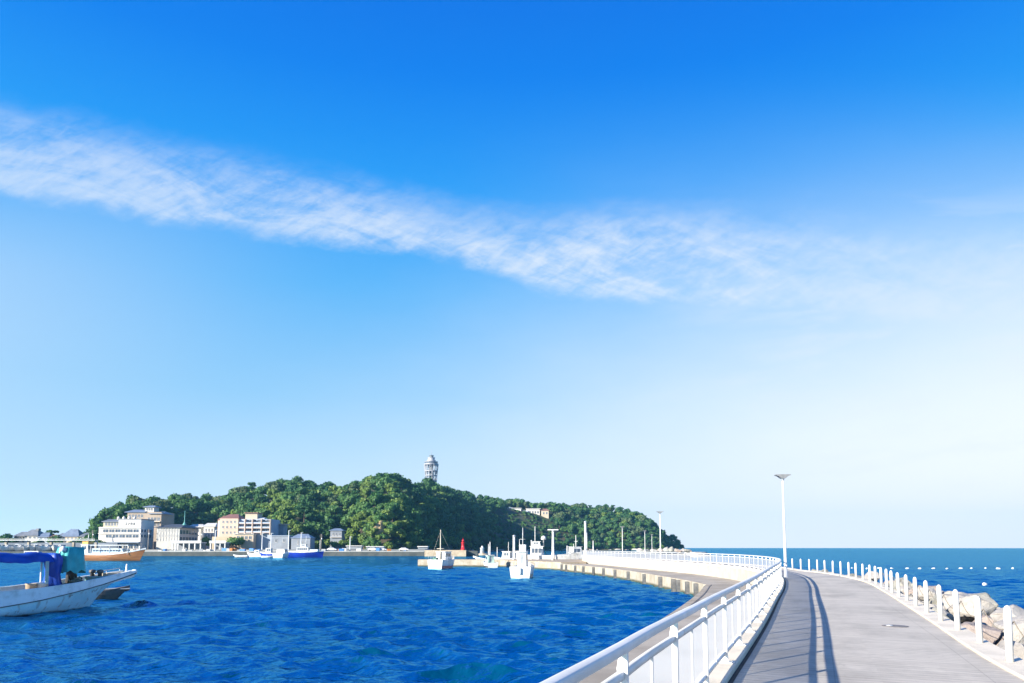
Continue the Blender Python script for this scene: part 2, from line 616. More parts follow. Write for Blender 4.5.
# ------------------------------------------------------------------ water
def build_water():
    nr = np.random.default_rng(3)
    rr = [3.0]
    while rr[-1] < 260:
        rr.append(rr[-1] * 1.0042 + 0.003)
    while rr[-1] < 2950:
        rr.append(rr[-1] * 1.06)
    r = np.array(rr)
    fine = np.radians(np.arange(-42, 42.01, 0.12))
    coarse = np.radians(np.arange(48, 313, 6.0))
    th = np.concatenate([fine, coarse])
    nt_, nrr = len(th), len(r)
    RR, TH = np.meshgrid(r, th, indexing='ij')
    X = RR * np.sin(TH)
    Y = RR * np.cos(TH)
    X0, Y0 = X.copy(), Y.copy()
    Z = np.zeros_like(X)
    spacing = RR * 0.0044
    damp = np.where((np.abs(np.degrees(TH)) > 43) & (np.degrees(TH) < 317), 0.0, 1.0)
    gust = 0.88 + 0.22 * np.sin(X0 * 0.045 + 0.7 * np.sin(Y0 * 0.03)) * np.sin(Y0 * 0.037 + 1.3)
    for i in range(130):
        lam = 0.30 * (3.4 / 0.30) ** (nr.random() ** 0.95)
        ang = R(192) + nr.normal() * 0.42
        k = 2 * math.pi / lam
        kx, ky = k * math.sin(ang), k * math.cos(ang)
        amp = 0.047 / k
        ok = np.clip((lam / spacing - 2.5) / 2.0, 0, 1) * damp
        ph = kx * X0 + ky * Y0 + nr.random() * 6.283
        s, c = np.sin(ph), np.cos(ph)
        Z += amp * c * ok * gust
        q = 0.85 * amp * ok
        X -= q * s * math.sin(ang)
        Y -= q * s * math.cos(ang)
    V = np.stack([X, Y, Z], -1).reshape(-1, 3)
    i = np.arange(nrr - 1)[:, None]
    j = np.arange(nt_)[None, :]
    j2 = (j + 1) % nt_
    Fq = np.stack([i * nt_ + j, i * nt_ + j2, (i + 1) * nt_ + j2, (i + 1) * nt_ + j], -1).reshape(-1, 4)
    me = bpy.data.meshes.new('water')
    me.vertices.add(len(V))
    me.vertices.foreach_set('co', V.astype(np.float32).ravel())
    me.loops.add(Fq.size)
    me.loops.foreach_set('vertex_index', Fq[:, ::-1].astype(np.int32).ravel())
    me.polygons.add(len(Fq))
    me.polygons.foreach_set('loop_start', np.arange(0, Fq.size, 4, dtype=np.int32))
    me.polygons.foreach_set('use_smooth', np.ones(len(Fq), dtype=bool))
    me.update(calc_edges=True)
    me.materials.append(water_material())
    o = bpy.data.objects.new('water', me)
    COL.objects.link(o)
    tag(o, kind='structure')


build_water()

# ------------------------------------------------------------------ breakwater, path, kerbs
DECK = 2.2
QUAY = 1.1
left_px = [(730, 679), (748, 652), (766, 623), (777, 601), (784, 587)]
Lp = [Vector((-5.97, -12, 0)), Vector((-3.1, -5, 0)), Vector((-1.05, 0, 0)), Vector((0.67, 4.2, 0)), Vector((1.20, 5.55, 0)), Vector((2.08, 7.66, 0))] + [gp(u, v, DECK) for u, v in left_px]
Lp = [Vector((p.x, p.y, 0)) for p in Lp]
Lp += [Vector((x, y, 0)) for x, y in [(14.7, 39.3), (17.0, 47.8), (18.8, 58), (19.3, 66), (19.1, 73), (18.3, 81), (17, 92), (14.6, 110), (13.2, 126), (14.2, 142), (18, 160), (25, 185), (36, 215), (50, 248), (62, 275)]]
post_px = [(1010, 664.5), (980, 645), (958, 632), (941, 622.5), (927, 614), (916, 607), (907, 602), (899, 598), (892, 594), (887, 590.5), (881.6, 587.5), (876, 584.8),
           (870, 582.4), (863, 580.4), (856, 578.7), (849, 577.1), (841, 575.6), (833, 574.3), (825, 573.1), (817.6, 572.1), (809.5, 571.2), (801, 570.5), (792.7, 569.9)]
posts = [gp(u, v, DECK) for u, v in post_px]
Rp = [Vector((-1.0, -14, 0)), Vector((1.5, -5.5, 0)), Vector((3.6, 0.0, 0)), Vector((5.3, 5.0, 0))]
Rp += [Vector((p.x, p.y, 0)) for p in posts[::3]]
Rp += [Vector((x, y, 0)) for x, y in [(22.4, 60), (22.9, 67), (22.7, 74), (21.9, 82), (20.7, 93), (18.4, 111), (17.2, 126), (18.2, 141), (21.8, 157.5), (28.3, 182), (39, 212), (53, 246), (65, 272)]]
Ll = smooth_line(Lp, 0.5)
Rl = smooth_line(Rp, 0.5)
Ln, Rn = normals2(Ll), normals2(Rl)


def sample(line, f):
    x = f * (len(line) - 1)
    i = min(int(x), len(line) - 2)
    return line[i].lerp(line[i + 1], x - i)


def build_path():
    # match stations of both edges by the nearest point, so plank joints run straight across
    m = len(Ll)
    secs = []
    acc = 0.0
    j = 0
    me = bpy.data.meshes.new('path')
    V, UV, Fc = [], [], []
    nx = 5
    for i in range(m):
        p = Ll[i]
        best = min(range(max(0, j - 2), min(len(Rl), j + 14)), key=lambda k: (Rl[k] - p - Ln[i] * 3.6).length)
        j = max(j, best)
        q = Rl[j]
        if i:
            acc += (Ll[i] - Ll[i - 1]).length
        for k in range(nx):
            f = k / (nx - 1)
            w = p.lerp(q, f)
            V.append((w.x, w.y, DECK))
            UV.append((f * (q - p).length, acc))
    for i in range(m - 1):
        for k in range(nx - 1):
            Fc.append((i * nx + k, i * nx + k + 1, (i + 1) * nx + k + 1, (i + 1) * nx + k))
    me.from_pydata(V, [], Fc)
    ul = me.uv_layers.new(name='path_uv')
    for l in me.loops:
        ul.data[l.index].uv = UV[l.vertex_index]
    me.materials.append(deck_material())
    o = bpy.data.objects.new('path', me)
    COL.objects.link(o)
    tag(o, kind='structure')
    # left kerb: a step of 0.14 m carrying the railing
    mb = MB()
    sec = []
    for p, n in zip(Ll, Ln):
        prof = [(0.0, DECK - 0.1), (0.0, DECK + 0.068), (-0.012, DECK + 0.08), (-0.33, DECK + 0.08), (-0.345, DECK + 0.068), (-0.345, DECK - 0.1)]
        sec.append([Vector((p.x, p.y, 0)) + n * a + Vector((0, 0, z)) for a, z in prof])
    mb.loft(sec, smooth=False)
    tag(mb.build('kerb', kerb_conc), kind='structure')
    # narrow dark strip painting the kerb's shade and joint gap at its foot
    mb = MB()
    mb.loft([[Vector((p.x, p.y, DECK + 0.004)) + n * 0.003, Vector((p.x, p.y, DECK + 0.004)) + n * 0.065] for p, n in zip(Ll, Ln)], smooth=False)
    tag(mb.build('kerb_shade_strip', mat('kerb_shade_dark', (0.05, 0.048, 0.045), 0.9, var=0.4, scale=2.0)), kind='structure')
    # right kerb: broad cream edging
    mb = MB()
    sec = []
    for p, n in zip(Rl, Rn):
        prof = [(-0.20, DECK - 0.1), (-0.20, DECK + 0.03), (-0.19, DECK + 0.04), (0.24, DECK + 0.04), (0.25, DECK + 0.03), (0.25, DECK - 1.0)]
        sec.append([Vector((p.x, p.y, 0)) + n * a + Vector((0, 0, z)) for a, z in prof])
    mb.loft(sec, smooth=False)
    tag(mb.build('kerb', kerb_conc), kind='structure')
    # body of the breakwater with the retaining wall on the harbour side
    mb = MB()
    sec = []
    for i in range(len(Ll)):
        p, n = Ll[i], Ln[i]
        prof = [(-0.31, -1.5), (-0.31, DECK - 0.03), (0.05, DECK - 0.03)]
        sec.append([Vector((p.x, p.y, 0)) + n * a + Vector((0, 0, z)) for a, z in prof])
    mb.loft(sec, smooth=False)
    o = mb.build('retaining_wall', cream_conc)
    tag(o, 'cream concrete retaining wall under the white railing along the quay', 'wall')


build_path()

quay_edge = smooth_line([Vector((x, y, 0)) for x, y in [(-7.5, -12), (-4.2, 0), (-0.4, 12), (3.2, 21), (7.6, 33), (11.2, 43.5), (13.6, 51.2)]], 2.0)
quay_far = smooth_line([Vector((x, y, 0)) for x, y in [(14.3, 53.2), (14.5, 60), (14.3, 67), (13.6, 84), (11.8, 100), (8.0, 120)]], 2.0)


def quay_material():
    m = bpy.data.materials.new('quay_face')
    m.use_nodes = True
    N = NT(m.node_tree)
    b = m.node_tree.nodes['Principled BSDF']
    b.inputs['Roughness'].default_value = 0.85
    p = N.n('ShaderNodeNewGeometry').outputs['Position']
    x, y, z = N.sep(p)
    n = N.noise(p, 0.7, 6, 0.65)
    c = N.mix(N.smooth(n, 0.35, 0.68), (0.40, 0.36, 0.29), (0.28, 0.23, 0.165))
    streak = N.noise(N.xyz(N.m('MULTIPLY', x, 2.0), N.m('MULTIPLY', y, 2.0), N.m('MULTIPLY', z, 0.25)), 1.5, 4)
    c = N.mix(N.m('MULTIPLY', N.smooth(streak, 0.5, 0.72), 0.5), c, (0.16, 0.125, 0.08))
    zz = N.m('ADD', z, N.m('MULTIPLY', N.m('SUBTRACT', n, 0.5), 0.35))
    wet = N.smooth(zz, 0.38, 0.10)
    c = N.mix(wet, c, (0.06, 0.06, 0.035))
    N.put(b.inputs['Base Color'], c)
    bn = N.n('ShaderNodeBump')
    bn.inputs['Strength'].default_value = 0.4
    bn.inputs['Distance'].default_value = 0.03
    N.put(bn.inputs['Height'], N.noise(p, 9.0, 6, 0.65))
    N.put(b.inputs['Normal'], bn.outputs[0])
    return m


QM = quay_material()


def build_quay():
    edge = quay_edge + quay_far
    mb = MB()
    # apron top sheet between the edge and the retaining wall
    inner = []
    for p in edge:
        q = min(Ll, key=lambda a: (a - p).length)
        inner.append(q + (q - p).normalized() * 0.2)
    lipw = 0.45
    secs = [[Vector((a.x, a.y, QUAY)), Vector((b.x, b.y, QUAY + 0.03))] for a, b in zip(edge, inner)]
    mb.loft(secs, smooth=False)
    tag(mb.build('quay', apron_conc), kind='structure')
    # face with a lip
    mb = MB()
    en = normals2(edge)
    secs = []
    for p, n in zip(edge, en):
        prof = [(0.42, QUAY + 0.006), (0.34, QUAY + 0.05), (0.0, QUAY + 0.05), (-0.03, QUAY + 0.02), (-0.03, -1.5)]
        secs.append([Vector((p.x, p.y, 0)) + n * a + Vector((0, 0, z)) for a, z in prof])
    mb.loft(secs, smooth=False)
    # end wall at the far tip
    a, b = edge[-1], inner[-1]
    mb.add([(a.x, a.y, -1.5), (b.x, b.y, -1.5), (b.x, b.y, QUAY), (a.x, a.y, QUAY)], [(0, 1, 2, 3)])
    tag(mb.build('quay_wall', QM), 'beige concrete quay wall with dark fenders along the harbour water', 'quay wall')
    # fenders: dark vertical rubber strips bolted to the face
    tot = [0.0]
    for p, q in zip(quay_far, quay_far[1:]):
        tot.append(tot[-1] + (q - p).length)
    fd = None
    fn = normals2(quay_far)
    us = [562.5, 567, 576, 584.5, 594, 604.5, 616, 629.5, 645.5, 661.5, 674.5, 678.5, 688.5, 697.5]
    for k, u in enumerate(us):
        # the point of the quay line nearest to this bearing
        i = min(range(len(quay_far)), key=lambda j: abs(quay_far[j].x / quay_far[j].y - (u - 512) / F / 1.003))
        i2 = min(len(quay_far) - 1, max(0, i))
        best, bp, bn_ = 9, None, None
        for j in range(len(quay_far) - 1):
            for t in (0, .2, .4, .6, .8):
                w = quay_far[j].lerp(quay_far[j + 1], t)
                e = abs(w.x / w.y - (u - 512) / F / 1.003)
                if e < best:
                    best, bp, bn_ = e, w, fn[j]
        if fd is None:
            mb = MB()
            mb.loft([[Vector((0.0, s * 0.30, z)) for s in (-1, 1)] + [Vector((-0.30, s * 0.16, z)) for s in (1, -1)] for z in (-0.3, QUAY - 0.02)], close=True, smooth=False, caps=True)
            fd = mb.build('quay_fender', rubber, bevel=0.02)
            o = fd
            tag(o, 'dark vertical rubber fender strip bolted to the beige quay wall', 'fender', 'rubber fenders along the quay wall')
        else:
            o = copy_tree(fd)
        o.location = (bp.x - bn_.x * 0.028, bp.y - bn_.y * 0.028, 0)
        o.rotation_euler = (0, 0, math.atan2(bn_.y, bn_.x))
    # rubble heap at the bend of the quay
    return edge, inner


build_quay()


# ------------------------------------------------------------------ white railing
def build_railing():
    i0 = next(i for i, p in enumerate(Ll) if p.y > -3)
    i1 = next(i for i, p in enumerate(Ll) if p.y > 142)
    root_p = Ll[i0]
    root = empty('railing', (root_p.x, root_p.y, DECK + 0.08), 'long white railing with frosted panels along the harbour edge of the path', 'railing')
    base = root.location
    Z0 = DECK + 0.14
    line = [Ll[i] - Ln[i] * 0.15 for i in range(i0, i1)]
    loc = [p - Vector((base.x, base.y, 0)) for p in line]
    nn = Ln[i0:i1]
    H = 1.02
    def rail(name, off, prof, mt):
        secs = [[p + n * (off + a) + Vector((0, 0, z)) for a, z in prof] for p, n in zip(loc, nn)]
        MB().loft(secs, close=True, smooth=True, caps=True).build(name, mt, root)
    # top rail: rounded box 11 cm wide
    pr = []
    for k in range(12):
        a = 2 * math.pi * k / 12 + 0.13
        ca, sa = math.cos(a), math.sin(a)
        pr.append((0.042 * math.copysign(abs(ca) ** 0.45, ca), H - 0.050 + 0.034 * math.copysign(abs(sa) ** 0.45, sa)))
    rail('top_rail', 0.0, pr, white_paint)
    def rect(w, h, z):
        return [(-w / 2, z - h / 2), (w / 2, z - h / 2), (w / 2, z + h / 2), (-w / 2, z + h / 2)]
    rail('mid_rail', -0.01, rect(0.045, 0.05, 0.795), white_paint)
    rail('bottom_rail', -0.01, rect(0.04, 0.045, 0.13), white_paint)
    # posts every 2 m as fin-shaped plates, a panel between each pair
    step = 4     # half-metre samples
    pm = panel_material()
    post_me = None
    idxs = list(range(0, len(loc) - 1, step))
    # phase so a post falls where the photo has one
    for c, i in enumerate(idxs):
        p, n = loc[i], nn[i]
        if post_me is None:
            mb = MB()
            # fin outline in (across, z): broad foot, straight shaft, flared head
            out = [(-0.06, 0.012), (0.055, 0.012), (0.042, 0.04), (0.034, 0.09), (0.034, H - 0.08), (-0.02, H - 0.08), (-0.036, 0.84), (-0.03, 0.78), (-0.018, 0.72), (-0.018, 0.12)]
            hw = 0.02
            mb.loft([[Vector((a, sgn * hw, z)) for a, z in out] for sgn in (-1, 1)], close=True, smooth=False, caps=True)
            mb.box((0.015, 0, 0.006), (0.22, 0.16, 0.012))
            for a in (-0.07, 0.10):
                for b in (-0.055, 0.055):
                    mb.lathe((a, b, 0.012), [(0.012, 0), (0.012, 0.014)], 6, False)
            o = mb.build('post', white_paint, root)
            post_me = o.data
        else:
            o = bpy.data.objects.new('post', post_me)
            COL.objects.link(o)
            o.parent = root
        o.location = p
        o.rotation_euler = (0, 0, math.atan2(n.y, n.x))
        if i + step < len(loc):
            q, n2 = loc[i + step], nn[i + step]
            mid, nm = loc[i + step // 2], nn[i + step // 2]
            mb = MB()
            zz0, zz1 = 0.155, 0.775
            pts = [(p, n), (mid, nm), (q, n2)]
            t = (q - p).normalized()
            pts[0] = (p + t * 0.034, n)
            pts[2] = (q - t * 0.034, n2)
            mb.loft([[w + m_ * -0.012 + Vector((0, 0, z)) for z in (zz0, zz1)] for w, m_ in pts], smooth=False)
            pan = mb.build('panel', pm, root)
            mb = MB()
            mb.box(tuple(mid + nm * 0.004 + Vector((0, 0, 0.465))), (0.02, 0.025, 0.63), rz=math.atan2(nm.y, nm.x))
            mb.build('stanchion', white_paint, pan)


build_railing()


# ------------------------------------------------------------------ bollards, rope, lamps
def build_posts():
    src = None
    n = len(posts)
    for i, p in enumerate(posts):
        if src is None:
            mb = MB()
            mb.lathe((0, 0, 0.0), [(0.052, 0.0), (0.051, 0.60), (0.050, 0.72), (0.044, 0.77), (0.026, 0.80), (0.004, 0.81)], 18)
            o = src = mb.build('path_post', white_paint)
            o['label'] = 'round-topped white post at the seaward path edge, nearest of the row'
            o['category'] = 'post'
            o['group'] = 'white posts along the seaward path edge'
        else:
            o = copy_tree(src)
            o['label'] = 'round-topped white post in the row between the path and the boulders'
            if i == 1:
                o['label'] = 'second white post of the row, counted from the nearest one beside the boulders'
            if i == n - 1:
                o['label'] = 'white post at the far end of the row, beside the tall lamp'
        o.location = (p.x, p.y, DECK + 0.04)
        o.rotation_euler = (R(rng.uniform(-1, 1)), R(rng.uniform(-1, 1)), rng.uniform(0, 6))
    mb = MB()
    pts = []
    for a, b in zip(posts[:12], posts[1:12]):
        for k in range(8):
            t = k / 8
            q = a.lerp(b, t)
            off = Vector((0.075, -0.03, 0))
            pts.append(Vector((q.x, q.y, DECK + 0.62 - 0.22 * 4 * t * (1 - t))) + off)
    first = posts[0] + (posts[0] - posts[1]) * 1.0
    pre = []
    for k in range(8):
        t = k / 8
        q = first.lerp(posts[0], t)
        pre.append(Vector((q.x + 0.075, q.y - 0.03, DECK + 0.62 - 0.22 * 4 * t * (1 - t))))
    mb.tube(pre + pts, 0.008, 6)
    tag(mb.build('rope', rope_mat), 'thin sagging rope strung behind the white path posts', 'rope')


build_posts()


def make_lamp(loc, h, label, rz=0.0, group='white lamp posts along the breakwater path', wide=1.0):
    o = empty('street_lamp', loc, label, 'street lamp', group, rz)
    mb = MB()
    mb.lathe((0, 0, 0), [(0.16, 0), (0.16, 0.02), (0.09, 0.03), (0.088, 0.7), (0.075, 0.75), (0.056, h * 0.6), (0.045, h - 0.12)], 14)
    mb.build('pole', white_paint, o)
    # broad inverted-wedge head, wide and flat on top
    mb = MB()
    prof = [(-0.41, 0.03), (-0.40, 0.08), (0.40, 0.08), (0.41, 0.03), (0.26, -0.02), (0.08, -0.15), (-0.08, -0.15), (-0.26, -0.02)]
    mb.loft([[Vector((x * wide, d, h + z)) for x, z in prof] for d in (-0.15, 0.15)], close=True, smooth=False, caps=True)
    mb.build('lamp_head', mat('lamp_grey', (0.22, 0.225, 0.23), 0.5, base2=(0.16, 0.165, 0.17), scale=4.0), o)
    mb = MB()
    mb.lathe((0, 0, h - 0.24), [(0.075, 0), (0.075, 0.14), (0.03, 0.17)], 12)
    mb.build('collar', steel, o)
    return o


k = gp(785, 577.5, DECK)
make_lamp((14.75, 38.9, DECK + 0.08), 5.48, 'tall white lamp post with double head where the near railing bends')
make_lamp((ux(660.5, 86), 86, DECK + 0.08), 5.8, 'white double-headed lamp post standing at the far stretch of railing')
make_lamp((ux(622.5, 133), 133, DECK), 5.4, 'slim white lamp post rising behind the far left railing, left of the taller one')
make_lamp((ux(645, 166), 166, DECK), 5.4, 'small distant lamp post between two others behind the far railing')
make_lamp((ux(652, 215), 215, DECK), 5.4, 'smallest distant lamp post, close beside the tall lamp of the far railing')


def build_cover():
    c = gp(895, 626.3, DECK)
    o = empty('drain_cover', (c.x, c.y, DECK + 0.002), 'small dark round drain cover with a pale metal cap set in the grey path', 'drain cover')
    MB().lathe((0, 0, 0), [(0.26, 0), (0.26, 0.006), (0.24, 0.010), (0.02, 0.010)], 24).build('plate', mat('worn_iron', (0.20, 0.19, 0.18), 0.7, base2=(0.11, 0.10, 0.10), scale=6), o)
    MB().lathe((-0.12, 0, 0.0102), [(0.07, 0), (0.07, 0.012), (0.05, 0.018), (0.004, 0.02)], 16).build('cap', steel, o)


build_cover()


# ------------------------------------------------------------------ boulders on the seaward side
def rock_material(name, c1, c2, c3):
    m = bpy.data.materials.new(name)
    m.use_nodes = True
    N = NT(m.node_tree)
    b = m.node_tree.nodes['Principled BSDF']
    b.inputs['Roughness'].default_value = 0.88
    p = N.n('ShaderNodeTexCoord').outputs['Object']
    n = N.noise(p, 1.3, 8, 0.65, 0.4)
    n2 = N.noise(p, 6.0, 7, 0.7)
    c = N.mix(N.smooth(n, 0.36, 0.64), c1, c2)
    c = N.mix(N.m('MULTIPLY', N.smooth(n2, 0.5, 0.75), 0.55), c, c3)
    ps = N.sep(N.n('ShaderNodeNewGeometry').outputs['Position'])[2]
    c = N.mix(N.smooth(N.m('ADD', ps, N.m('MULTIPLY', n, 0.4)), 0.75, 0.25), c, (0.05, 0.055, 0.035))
    N.put(b.inputs['Base Color'], c)
    bn = N.n('ShaderNodeBump')
    bn.inputs['Strength'].default_value = 0.7
    bn.inputs['Distance'].default_value = 0.06
    N.put(bn.inputs['Height'], N.m('ADD', n2, N.m('MULTIPLY', N.noise(p, 22, 5, 0.6), 0.35)))
    N.put(b.inputs['Normal'], bn.outputs[0])
    return m


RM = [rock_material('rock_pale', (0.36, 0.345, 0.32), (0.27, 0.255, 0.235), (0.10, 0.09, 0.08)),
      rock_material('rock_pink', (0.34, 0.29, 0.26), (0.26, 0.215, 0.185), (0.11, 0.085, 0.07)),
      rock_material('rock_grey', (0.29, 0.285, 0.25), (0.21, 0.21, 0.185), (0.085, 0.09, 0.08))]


def rock_mesh(seed, mt):
    r = random.Random(seed)
    bm = bmesh.new()
    # hull of random points: faceted quarry block
    pts = []
    for _ in range(15):
        v = Vector((r.gauss(0, 1), r.gauss(0, 1), r.gauss(0, 1))).normalized()
        pts.append(Vector((v.x * 1.0, v.y * 0.8, v.z * 0.7)) * r.uniform(0.82, 1.05))
    for p in pts:
        bm.verts.new(p)
    res = bmesh.ops.convex_hull(bm, input=bm.verts)
    bmesh.ops.delete(bm, geom=[e for e in res['geom_interior'] if isinstance(e, bmesh.types.BMVert)], context='VERTS')
    bmesh.ops.bevel(bm, geom=list(bm.edges), offset=0.025, segments=1, affect='EDGES', profile=0.6, clamp_overlap=True)
    for v in bm.verts:
        if v.co.length > 1.06:
            v.co = v.co.normalized() * 1.06
    bmesh.ops.triangulate(bm, faces=bm.faces)
    bmesh.ops.subdivide_edges(bm, edges=[e for e in bm.edges if e.calc_length() > 0.22], cuts=2, use_grid_fill=True)
    from mathutils import noise as mn
    for v in bm.verts:
        d = mn.fractal(v.co * 1.9 + Vector((seed * 3.1, 0, 0)), 0.8, 2.1, 6)
        v.co += v.co.normalized() * d * 0.10
    bmesh.ops.recalc_face_normals(bm, faces=bm.faces)
    me = bpy.data.meshes.new('boulder')
    bm.to_mesh(me)
    bm.free()
    for p in me.polygons:
        p.use_smooth = False
    me.materials.append(mt)
    return me


def build_rocks():
    variants = [rock_mesh(11 + i, RM[i % 3]) for i in range(10)]
    seen = 0
    def put(p, size, var, label, rot=None, sc=None):
        o = bpy.data.objects.new('boulder', variants[var])
        COL.objects.link(o)
        o.location = p
        sc = sc or (rng.uniform(0.85, 1.2), rng.uniform(0.85, 1.2), rng.uniform(0.8, 1.1))
        o.scale = (size * sc[0], size * sc[1], size * sc[2])
        o.rotation_euler = rot or (rng.uniform(-0.5, 0.5), rng.uniform(-0.5, 0.5), rng.uniform(0, 6.28))
        tag(o, label, 'boulder', 'quarry boulders along the seaward side')
        return o
    common = 'rough pinkish-grey boulder in the heap between the white posts and the sea'
    # large ones placed by hand
    put((9.8, 12.5, 1.65), 0.85, 2, 'big greenish-grey boulder right behind the nearest white post')
    put((11.9, 17.2, 1.85), 0.8, 0, 'pointed pale boulder rising against the sea near the nearest posts')
    put((15.0, 24.0, 1.85), 0.98, 0, 'largest smooth pale boulder, rounded against the blue sea')
    put((11.6, 14.5, 1.75), 0.7, 1, 'pink boulder between the greenish one and the pointed one')
    # rows following the kerb
    i = 0
    for k, (p, n) in enumerate(zip(Rl, Rn)):
        if p.y < 6 or p.y > 56:
            continue
        if k % 3:
            continue
        for row, (off, z, s) in enumerate(((0.95, 1.78, 0.48), (1.9, 1.72, 0.66), (3.0, 1.35, 0.78), (4.3, 0.75, 0.85), (5.6, 0.15, 0.9), (6.8, -0.25, 0.9))):
            if rng.random() < (0.12 if row else 0.05):
                continue
            q = p + n * (off + rng.uniform(-0.35, 0.35))
            j = Vector((rng.uniform(-0.4, 0.4), rng.uniform(-0.4, 0.4), 0))
            put((q.x + j.x, q.y + j.y, z + rng.uniform(-0.2, 0.25)), s * rng.uniform(0.75, 1.25), rng.randrange(10), common)
            i += 1
    # far tip of the breakwater
    for u, v in [(640, 548.5), (646, 548.3), (654, 548.5), (661, 548.2), (667, 548.0), (671, 548.2), (675, 548.0), (679, 548.3), (683, 548.2), (687, 548.6), (690, 549.0)]:
        Y = 268 + rng.uniform(-8, 10)
        q = at(u, v, Y)
        put((q.x, q.y, 2.3 + rng.uniform(-0.3, 0.5)), rng.uniform(1.3, 2.0), rng.randrange(10), 'distant pinkish boulder at the tip of the breakwater beyond the railing')


build_rocks()


def build_embankment():
    # sloping core under the boulders
    mb = MB()
    secs = []
    for p, n in zip(Rl, Rn):
        prof = [(0.2, DECK - 0.25), (1.6, DECK - 1.0), (6.5, -1.2)]
        secs.append([Vector((p.x, p.y, 0)) + n * a + Vector((0, 0, z)) for a, z in prof])
    mb.loft(secs, smooth=False)
    tag(mb.build('embankment_ground', rock_material('rubble_core', (0.30, 0.25, 0.2), (0.22, 0.18, 0.14), (0.12, 0.1, 0.08))), kind='structure')
    # tip platform far away
    mb = MB()
    c = Vector((66, 278, 0))
    mb.lathe((c.x, c.y, -1.5), [(13, 0), (9, 3.3), (8.8, 3.5)], 20, False)
    tag(mb.build('breakwater_ground', cream_conc), kind='structure')


build_embankment()


def build_floats():
    src = None
    us = [853 + 13.3 * i + rng.uniform(-1.5, 1.5) for i in range(15)]
    for i, u in enumerate(us):
        p = gp(u, 569.0 + rng.uniform(-0.15, 0.15), 0.0)
        if src is None:
            mb = MB()
            mb.tube([(-0.46, 0, 0), (-0.40, 0, 0), (-0.3, 0, 0), (0.3, 0, 0), (0.40, 0, 0), (0.46, 0, 0)], [0.05, 0.15, 0.22, 0.22, 0.15, 0.05], 12)
            o = src = mb.build('float', white_gel)
            tag(o, 'white float in the line of floats on the open sea', 'float', 'line of white floats on the sea')
        else:
            o = copy_tree(src)
        o.location = (p.x, p.y, 0.08)
        k = rng.uniform(0.6, 0.85)
        o.scale = (k, k, k)
        o.rotation_euler = (0, rng.uniform(-0.25, 0.25), rng.uniform(-1.3, 1.3))
    p = gp(985, 585.5)
    o = copy_tree(src)
    o['label'] = 'lone white float nearer than the line of floats'
    del o['group']
    o.location = (p.x, p.y, 0.1)
    o.scale = (0.6, 0.8, 0.8)


build_floats()

from mathutils import noise as mnoise

# ------------------------------------------------------------------ the wooded island
SKY_U = [(70, 546), (80, 538), (88, 530), (93, 517), (100, 508), (110, 501), (120, 498), (135, 495), (150, 493), (165, 494), (175, 490), (185, 490), (200, 494),
         (215, 493), (228, 491), (235, 488), (245, 485), (255, 484), (270, 483), (285, 483), (295, 483), (302, 482), (308, 484), (320, 485), (335, 484),
         (345, 485), (352, 485), (362, 479), (372, 475), (385, 474), (390, 473), (396, 475), (405, 481), (412, 485), (420, 484), (432, 485), (445, 488),
         (460, 493), (475, 495), (490, 496), (510, 498), (530, 502), (545, 503), (555, 501), (565, 502), (580, 501), (590, 503), (608, 502), (625, 506),
         (635, 508), (645, 513), (655, 520), (663, 527), (666, 530), (672, 530), (676, 534), (682, 545), (686, 549), (692, 551)]
FOOT_U = [(70, 430), (90, 432), (150, 450), (165, 485), (190, 520), (215, 535), (235, 520), (255, 480), (280, 443), (300, 436), (318, 462), (345, 468), (365, 432), (400, 430), (415, 445), (430, 490), (450, 580),
          (470, 650), (520, 770), (560, 822), (600, 838), (640, 850), (662, 858), (668, 930), (692, 945)]
CREST_U = [(70, 500), (100, 530), (150, 580), (230, 650), (300, 690), (345, 690), (370, 640), (395, 640), (410, 760), (431, 905), (480, 960), (540, 985), (600, 990), (655, 960), (664, 955), (670, 990), (692, 985)]


def interp(tab, u):
    if u <= tab[0][0]:
        return tab[0][1]
    for (a, x), (b, y) in zip(tab, tab[1:]):
        if u <= b:
            return x + (y - x) * (u - a) / (b - a)
    return tab[-1][1]


TREE_H = 13.5


def hill_point(u, s):
    """bearing u, s = 0 at the foot .. 1 on the crest line .. 1.6 behind it"""
    Yf, Yc = interp(FOOT_U, u), interp(CREST_U, u)
    Hc = CAMZ + (547 - interp(SKY_U, u)) * Yc / F * 1.004 - TREE_H
    Hc = max(Hc, -2.0)
    if s <= 1:
        Y = Yf + (Yc - Yf) * s
        h = Hc * (1 - (1 - s) ** 1.9)
        n = mnoise.fractal(Vector((ux(u, Y) * 0.012, Y * 0.012, 3)), 1.0, 2.0, 3)
        h += n * 12 * (4 * s * (1 - s)) * min(1, Hc / 50)
        if s < 0.02:
            h = min(h, 1.0)
    else:
        Y = Yc + (s - 1) * 260
        h = Hc * (1 - ((s - 1) / 0.62) ** 2)
    return Vector((ux(u, Y), Y, h))


def hill_material():
    return mat('hill_soil', (0.035, 0.055, 0.02), 0.95, base2=(0.06, 0.05, 0.025), scale=0.05)


def build_hill():
    us = list(np.arange(70, 693, 3.0))
    ss = [0, 0.02, 0.06, 0.12, 0.2, 0.3, 0.4, 0.5, 0.6, 0.7, 0.8, 0.9, 1.0, 1.1, 1.25, 1.4, 1.62]
    V = []
    for u in us:
        for s in ss:
            p = hill_point(u, s)
            if s == 0:
                p.z = -2.0
            V.append(p)
    m = len(ss)
    Fc = [(i * m + k, (i + 1) * m + k, (i + 1) * m + k + 1, i * m + k + 1) for i in range(len(us) - 1) for k in range(m - 1)]
    mb = MB()
    mb.add(V, Fc, True)
    tag(mb.build('hill', hill_material()), kind='structure')


build_hill()


